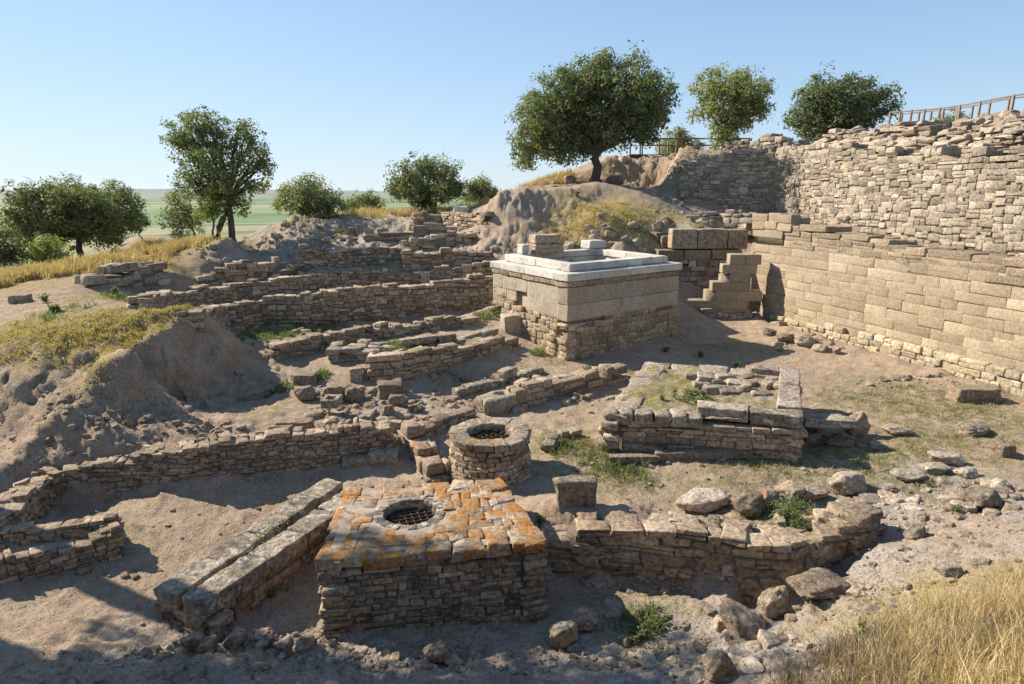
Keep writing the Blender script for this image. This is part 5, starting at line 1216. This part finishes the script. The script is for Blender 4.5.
# the oaks left of the frame whose shade falls across the near bank
def shade_tree(label, x, y, zc, r, seed):
    global aty
    keep = aty; b = np.array([x, y, h1(x, y)])
    rs = np.random.RandomState(seed)
    k = mpp(b)
    def fake(px, py, Y): return np.array([x + (px - 0) * k, Y, b[2] + (-py) * k])
    aty = fake
    R_ = r / k; Z = (zc - b[2]) / k
    bl = [(rs.uniform(-.6, .6) * R_, -Z + rs.uniform(-.45, .45) * R_, R_ * rs.uniform(.38, .55)) for _ in range(8)]
    tree('oak_tree', label, (0, 0), y, bl, 'oak', .2 / k, .8, .24 / k, seed, gap=.1)
    aty = keep
shade_tree('oak standing just left of the view, shading the near bank', -17.5, 10.3, 9.2, 3.4, 31)
shade_tree('taller oak left of the view whose crown reaches highest', -16.1, 11.5, 11.6, 3.0, 32)
shade_tree('slender oak left of the view behind the taller one', -13.2, 12.0, 12.0, 2.4, 33)

# ------------------------------------------------------------------ boardwalk railings
def railing(name, label, posts, h, rails, deck=None, parent=None, side=None):
    P = np.array(posts, float); root = empty(name, P[0], label, 'railing')
    for p in P:
        A = Acc(); S = Stones(3); S.add(p + [0, 0, h / 2 - .1], axes(.1), (.045, .045, h / 2 + .12)); A.add(*S.expand(0, .1, .02)); A.build('post', [MAT['wood']], root)
    for f in rails:
        A = Acc()
        for a, b in zip(P[:-1], P[1:]):
            d = b - a; L = np.linalg.norm(d); S = Stones(4); S.add((a + b) / 2 + [0, 0, h * f], axes(math.atan2(d[1], d[0]), math.asin(d[2] / L)), (L / 2 + .02, .022, .032 if f > .9 else .022)); A.add(*S.expand(0, .1, .02))
        A.build('rail', [MAT['wood']], root)
    if deck:
        A = Acc(); S = Stones(5)
        for a, b in zip(P[:-1], P[1:]):
            d = b - a; L = np.linalg.norm(d); n = np.array([-d[1], d[0], 0]) / L
            k = max(1, int(L / .16))
            for i in range(k):
                q = a + d * (i + .5) / k + n * deck / 2; S.add(q + [0, 0, -.04], axes(math.atan2(d[1], d[0])), (L / k / 2 - .006, abs(deck) / 2 + .05, .025))
            S.add((a + b) / 2 + [0, 0, -.16], axes(math.atan2(d[1], d[0])), (L / 2, .05, .09))
            S.add((a + b) / 2 + n * deck + [0, 0, -.16], axes(math.atan2(d[1], d[0])), (L / 2, .05, .09))
        A.add(*S.expand(0, .1, .02)); A.build('deck', [MAT['wood_dark']], root)
    return root
Z = lambda px, py, Y: aty(px, py, Y)
railing('boardwalk_railing', 'weathered wooden boardwalk railing on top of the cliff right of the biggest oak', [Z(px, 154, 44.5) for px in (630, 642, 659, 676, 695, 715, 730, 750)], .95, (1.0, .55), deck=1.4)
railing('boardwalk_railing', 'far rail of the cliff-top boardwalk, partly hidden behind the nearer one', [Z(px, 153, 46.0) for px in (640, 668, 697, 722, 748)], .95, (1.0, .55))
railing('boardwalk_railing', 'short low wooden railing between the boardwalk and the bushy tree', [Z(758, 152, 42), Z(767, 151.5, 42), Z(777, 151, 42)], .75, (1.0, .5))
railing('boardwalk_railing', 'near wooden railing climbing along the top of the upper wall at right', [Z(888, 131, 36), Z(898, 131, 35.4), Z(909, 130.5, 34.8), Z(922, 130, 34.2), Z(937, 129, 33.4), Z(957, 127, 32.3), Z(977, 124, 31.2), Z(1010, 119, 29.6), Z(1050, 114, 28)], .95, (1.0, .06), deck=1.3)
railing('boardwalk_railing', 'far wooden railing seen through the near one above the upper wall at right', [Z(900, 131, 38), Z(917, 130, 37), Z(929, 129, 36.4), Z(941, 128, 35.6), Z(955, 127, 35), Z(970, 125, 34), Z(987, 122, 33), Z(1006, 119, 32), Z(1040, 116, 30.5)], .9, (1.0, .1))
MAT['dry_green'] = leaf_mat('short_dry_green_grass', (.15, .14, .05), (.34, .29, .13), .2)
# ------------------------------------------------------------------ grass, weeds, brush
def blades(name, label, spots, mat, seed, h=(.1, .25), wd=.008, lean=.35, cat='grass', per=5, clump=.06, slmax=.8):
    """spots: (px, py, radius m, tufts). Every tuft is a few bent blades rooted on the ground"""
    rs = np.random.RandomState(seed); VV, TT = [], []
    for (px, py, r, n) in spots:
        q = gp(px, py); a = rs.rand(n) * 2 * math.pi; rr = np.sqrt(rs.rand(n)) * r
        x, y = q[0] + rr * np.cos(a), q[1] + rr * np.sin(a)
        keep = n2(x, y, max(.25, r * .3), 3, seed) + (1 - rr / r) * .8 - .25 > rs.rand(n) * .35 - .05
        x, y = x[keep], y[keep]; n = len(x)
        if n == 0: continue
        e_ = .25; sl = np.hypot(hf(x + e_, y) - hf(x - e_, y), hf(x, y + e_) - hf(x, y - e_)) / (2 * e_); x, y = x[sl < slmax], y[sl < slmax]; n = len(x)
        if n == 0: continue
        bx = np.repeat(x, per) + rs.randn(n * per) * clump; by = np.repeat(y, per) + rs.randn(n * per) * clump
        bz = hf(bx, by) - .01; k = n * per
        hh = rs.uniform(*h, n).repeat(per) * rs.uniform(.55, 1.1, k); az = rs.rand(k) * 2 * math.pi; ln = np.abs(rs.randn(k)) * lean * hh
        dx, dy = np.cos(az), np.sin(az); wv = wd * rs.uniform(.6, 1.3, k); sa = rs.rand(k) * math.pi; sx, sy = np.cos(sa) * wv, np.sin(sa) * wv
        B_ = np.stack([bx, by, bz], 1); M_ = B_ + np.stack([dx * ln * .35, dy * ln * .35, hh * .6], 1); E_ = B_ + np.stack([dx * ln, dy * ln, hh], 1)
        W = np.stack([sx, sy, 0 * sx], 1)
        VV.append(np.stack([B_ - W, B_ + W, M_ + W * .75, M_ - W * .75, E_ + W * .15, E_ - W * .15], 1).reshape(-1, 3))
        TT.append(np.repeat(np.stack([rs.rand(n).repeat(per) * .6 + rs.rand(k) * .4, (rs.rand(k) < .15) * rs.rand(k), rs.rand(k)], 1), 6, 0))
    V = np.concatenate(VV); i = np.arange(len(V) // 6)[:, None] * 6
    F = np.concatenate([i + np.array([[0, 1, 2, 3]]), i + np.array([[3, 2, 4, 5]])])
    o = mesh_obj(name, V, F, MAT[mat], tint=np.concatenate(TT), smooth=False, origin=V.mean(0))
    return tag(o, label, cat, kind='stuff')
blades('grass', 'yellow-green grass covering the top of the left mound', [(25, 331, 1.6, 700), (80, 329, 1.5, 1100), (130, 322, 1.4, 1100), (170, 318, 1.2, 1000), (198, 315, .9, 700), (92, 350, .8, 500), (60, 338, 1.2, 800), (5, 336, 1.4, 700), (205, 306, 1.0, 400), (115, 345, .8, 500), (140, 303, 1.2, 200), (94, 375, .45, 160), (60, 300, 2.0, 160), (140, 338, .7, 400)],
       'yellow_grass', 301, (.03, .10), .010, .6, per=4)
blades('grass', 'tawny dry grass along the ridge below the trees', [(px, py, 2.4, 1200) for px, py in ((-10, 280), (20, 277), (60, 271), (95, 265), (130, 258), (160, 250), (190, 244), (215, 238), (240, 230), (262, 224), (285, 219), (310, 216))] + [(px, 213.5, 2.6, 700) for px in (330, 350, 370, 390, 410, 430, 450)] + [(520, 180, 2.0, 900), (545, 180, 2.0, 900), (505, 186, 1.2, 400)],
       'orange_grass', 302, (.2, .5), .016, .45, per=6)
blades('grass', 'yellow-green grass on the sunny slope behind the altar', [(600, 226, 2.2, 900), (575, 230, 1.6, 700), (640, 232, 1.8, 500), (622, 214, 2.0, 500), (565, 214, 1.4, 400), (655, 222, 1.6, 400), (610, 232, 2.0, 600)], 'yellow_grass', 303, (.05, .14), .014, .4, per=6, slmax=1.4)
blades('grass', 'tall straw-yellow dry grass on the near bank at lower right', [(970, 622, .9, 520), (1010, 612, 1.0, 640), (945, 655, .9, 420), (1005, 660, .9, 600), (1050, 640, 1.1, 450), (910, 678, .5, 150), (985, 690, .8, 600), (1050, 600, .9, 500), (930, 645, .5, 160)],
       'straw', 304, (.08, .44), .0032, .6, per=8, clump=.05, slmax=3)
blades('grass', 'darker weedy stems mixed into the straw grass', [(960, 640, 1.2, 420), (1010, 650, 1.2, 420), (920, 670, .9, 420), (1050, 620, 1.1, 200)], 'brush', 307, (.08, .32), .0035, .6, per=7, clump=.05, slmax=3)
blades('brush', 'dry grey-brown scrub at the foot of the straw grass', [(850, 672, .6, 240), (815, 674, .45, 120), (870, 650, .5, 160), (900, 690, .7, 300)], 'brush', 305, (.1, .34), .004, .8, cat='scrub', per=8, slmax=3)
blades('grass', 'thin green and dry grass in patches over the sunny court', [(600, 452, 1.0, 420), (565, 440, .6, 200), (625, 472, .8, 260), (690, 386, .9, 220), (900, 405, 1.8, 500), (850, 445, 1.5, 420), (800, 465, 1.5, 420), (750, 462, 1.2, 240), (950, 440, 1.6, 380), (1000, 425, 1.6, 420), (940, 412, 1.6, 420), (890, 465, 1.2, 260), (780, 500, .9, 260), (950, 490, .8, 160), (740, 350, 1.4, 160), (700, 345, 1, 90), (830, 400, 1.2, 200), (985, 400, 1.2, 260), (560, 360, .7, 90), (640, 372, .5, 80)],
       'dry_green', 306, (.04, .11), .007, .8, per=6)

blades('grass', 'fresh green grass and weeds in patches below the terrace walls and along the lane', [(268, 336, .9, 420), (300, 331, .8, 300), (330, 327, .6, 120), (400, 349, .9, 420), (440, 344, .7, 380), (420, 346, .5, 200), (486, 316, .6, 220), (600, 462, .8, 150), (565, 447, .5, 120), (625, 470, .6, 80), (285, 388, .5, 200), (318, 378, .35, 140), (790, 512, .5, 160), (646, 628, .4, 120), (590, 372, .4, 120), (470, 388, .5, 100), (520, 378, .5, 100), (540, 355, .4, 90), (380, 268, .8, 120), (345, 236, .9, 160), (395, 236, .9, 160), (130, 300, .9, 160), (60, 312, .9, 140)],
       'weed', 309, (.06, .2), .011, .6, per=6)
def weeds(name, label, spots, mat, seed, cat='weed', group=None, indiv=True):
    """leafy weeds: every plant is stems with many small leaves"""
    rs = np.random.RandomState(seed)
    for (px, py, r, hgt, n, lb) in spots:
        q = gp(px, py) if not (640 < px < 720 and 380 < py < 410) else atz(px, py, 1.5); LV, LT = [], []; big = n >= 12; hgt *= 1.15 if big else 1
        
        if not big: r *= .05; n = 1; hgt *= 1.8
        for _ in range(n):
            a, rr = rs.rand() * 6.28, r * math.sqrt(rs.rand()); x, y = q[0] + rr * math.cos(a), q[1] + rr * math.sin(a) * 1.0; z = q[2] if q[2] > 1.49 and 640 < px < 720 and py > 380 else h1(x, y)
            H = hgt * rs.uniform(.5, 1.1) * (1.1 - .6 * rr / r); ns = rs.randint(5, 9) if big else rs.randint(16, 24)
            for s in range(ns):
                az = rs.rand() * 6.28; le = rs.uniform(.15, .7) * H
                k = rs.randint(7, 12); f = np.linspace(.15, 1, k)
                P = np.stack([x + math.cos(az) * le * f ** 1.3, y + math.sin(az) * le * f ** 1.3, z + H * f * (1 - .2 * f)], 1) + rs.randn(k, 3) * .02
                nn = rs.randn(k, 3) + [0, 0, 1.0]; nn /= np.linalg.norm(nn, axis=1)[:, None]; t = np.cross(nn, rs.randn(k, 3)); t /= np.linalg.norm(t, axis=1)[:, None]; v = np.cross(nn, t)
                sz = hgt * .2 * rs.uniform(.6, 1.3, (k, 1)); LV.append(np.stack([P, P + t * sz * .5 + v * sz * .28, P + t * sz, P + t * sz * .5 - v * sz * .28], 1).reshape(-1, 3))
                LT.append(np.repeat(np.c_[np.full(k, rs.rand()) * .5 + rs.rand(k) * .5, (rs.rand(k) < .1) * 1.0, rs.rand(k)], 4, 0))
        V = np.concatenate(LV); o = mesh_obj(name, V, np.arange(len(V)).reshape(-1, 4), MAT[mat], tint=np.concatenate(LT), smooth=False, origin=q); tag(o, lb, cat, group, 'stuff' if big else None); o.name = 'weeds' if big else 'weed'
weeds('weed', '', [
    (646, 628, .36, .20, 16, 'leafy green weed clump in the low pit right of the square well'),
    (790, 512, .42, .22, 18, 'grey-green weed growing between the boulders of the boulder row'),
    (690, 398, .42, .22, 14, 'bright weed clump on the platform beside its grey slabs'),
    (662, 400, .35, .12, 10, 'low weed patch on the platform left of the bright clump'),
    (564, 446, .3, .18, 10, 'grey-green weed inside the small stone arc'),
    (540, 522, .22, .14, 8, 'small weed at the back right corner of the square well'),
    (600, 470, .5, .14, 14, 'weed strip left of the pale kerb slab'),
    (715, 503, .3, .14, 7, 'low weed behind the retaining wall left of the boulder row'),
    (285, 388, .5, .25, 14, 'grey-green weed left of the perched brown block'),
    (318, 378, .35, .22, 9, 'small green weed right of the perched brown block'),
    (262, 340, .9, .2, 24, 'broad green weed patch below the long even terrace wall'),
    (305, 331, .8, .22, 16, 'weed patch against the foot of the long even terrace wall'),
    (486, 316, .6, .25, 12, 'pale green weed bush between the terrace wall and the altar'),
    (400, 350, .9, .16, 22, 'bright green grass strip along the kerb slabs behind the lane wall'),
    (440, 346, .7, .18, 20, 'bright green tuft at the right end of the kerb slabs'),
    (418, 412, .3, .16, 8, 'weed in the shade right of the tumbled stack'),
    (560, 384, .35, .22, 9, 'weed on the wall footing below the altar corner'),
    (590, 372, .3, .16, 7, 'small weed at the near corner of the altar'),
    (395, 388, .25, .1, 5, 'tiny weed left of the altar lane'),
    (666, 352, .35, .22, 9, 'dark weed in the altar shadow close to its right side'),
    (701, 357, .3, .22, 9, 'dark weed in the altar shadow away from its right side'),
    (736, 366, .35, .2, 8, 'weed at the sunlit edge of the altar shadow'),
    (260, 535, .18, .1, 5, 'tiny weed on the bare ground left of the slab bench'),
    (272, 597, .12, .12, 4, 'tiny green weed on the ground beside the slab bench'),
    (120, 245, .8, .4, 9, 'pale weed bush on the dry slope near the dome-shaped oak'),
    (55, 312, .4, .25, 8, 'dark weed tuft on the bare part of the left mound'),
    (45, 302, .5, .22, 9, 'grey-green weed patch beside the dark block on the left mound'),
    (125, 300, .6, .25, 12, 'pale weed patch on the left mound below the pale wall stub'),
    (115, 294, .5, .25, 9, 'grey weed patch on the left mound just below the pale wall stub'),
    (395, 236, .8, .35, 10, 'grey-green bush on the thin dark ledge'),
    (340, 236, .8, .35, 9, 'grey-green bush right of the gravel hump'),
    (577, 196, .4, .25, 6, 'small green weed on the earth slope left of the big oak'),
    (855, 436, .25, .14, 6, 'weed under the end of the toppled slab'),
    (700, 232, .6, .3, 9, 'weed between the big slab wall and the rubble above'),
    (868, 640, .3, .14, 6, 'dark weed on the near bank left of the dry grass'),
    (955, 512, .3, .1, 6, 'low weed among the slope rocks'),
    (930, 487, .3, .1, 6, 'green weed between the slab rocks at the slope top'),
], 'weed', 401)
# plants rooted on the slab bench
def moss():
    rs = np.random.RandomState(5); LV, LT = [], []
    for (px, py, n) in ((268, 530, 70), (252, 545, 50), (285, 520, 30), (300, 508, 20)):
        c = atz(px, py, .63)
        for _ in range(n):
            p = c + np.array([rs.randn() * .12, rs.randn() * .16, rs.uniform(0, .03)]); t = rs.randn(3); t /= np.linalg.norm(t); v = np.cross(t, rs.randn(3)); v /= np.linalg.norm(v); s = .035
            LV.append([p, p + t * s * .5 + v * s * .3, p + t * s, p + t * s * .5 - v * s * .3]); LT += [[rs.rand(), rs.rand() * .5, 0]] * 4
    V = np.array(LV).reshape(-1, 3); o = mesh_obj('moss', V, np.arange(len(V)).reshape(-1, 4), MAT['weed'], tint=np.array(LT), smooth=False, origin=V.mean(0)); tag(o, 'small green plants in the joint of the slab bench', 'moss', kind='stuff')
moss()
# ------------------------------------------------------------------ air
def haze():
    m = NT('haze'); v = m.n('ShaderNodeVolumePrincipled'); v.inputs['Color'].default_value = (.72, .84, .95, 1); v.inputs['Density'].default_value = 2.4e-5; v.inputs['Anisotropy'].default_value = .2
    m.l(v.outputs[0], m.out.inputs[1])
    x, y0, y1, z0, z1 = 24000, -60, 24000, -34, 130
    V = [(a, b, c) for c in (z0, z1) for b in (y0, y1) for a in (-x, x)]
    o = mesh_obj('haze', V, np.array([[0, 2, 3, 1], [4, 5, 7, 6], [0, 1, 5, 4], [2, 6, 7, 3], [0, 4, 6, 2], [1, 3, 7, 5]]), m.m, smooth=False)
    tag(o, 'thin pale blue summer haze', 'haze', kind='stuff')
haze()
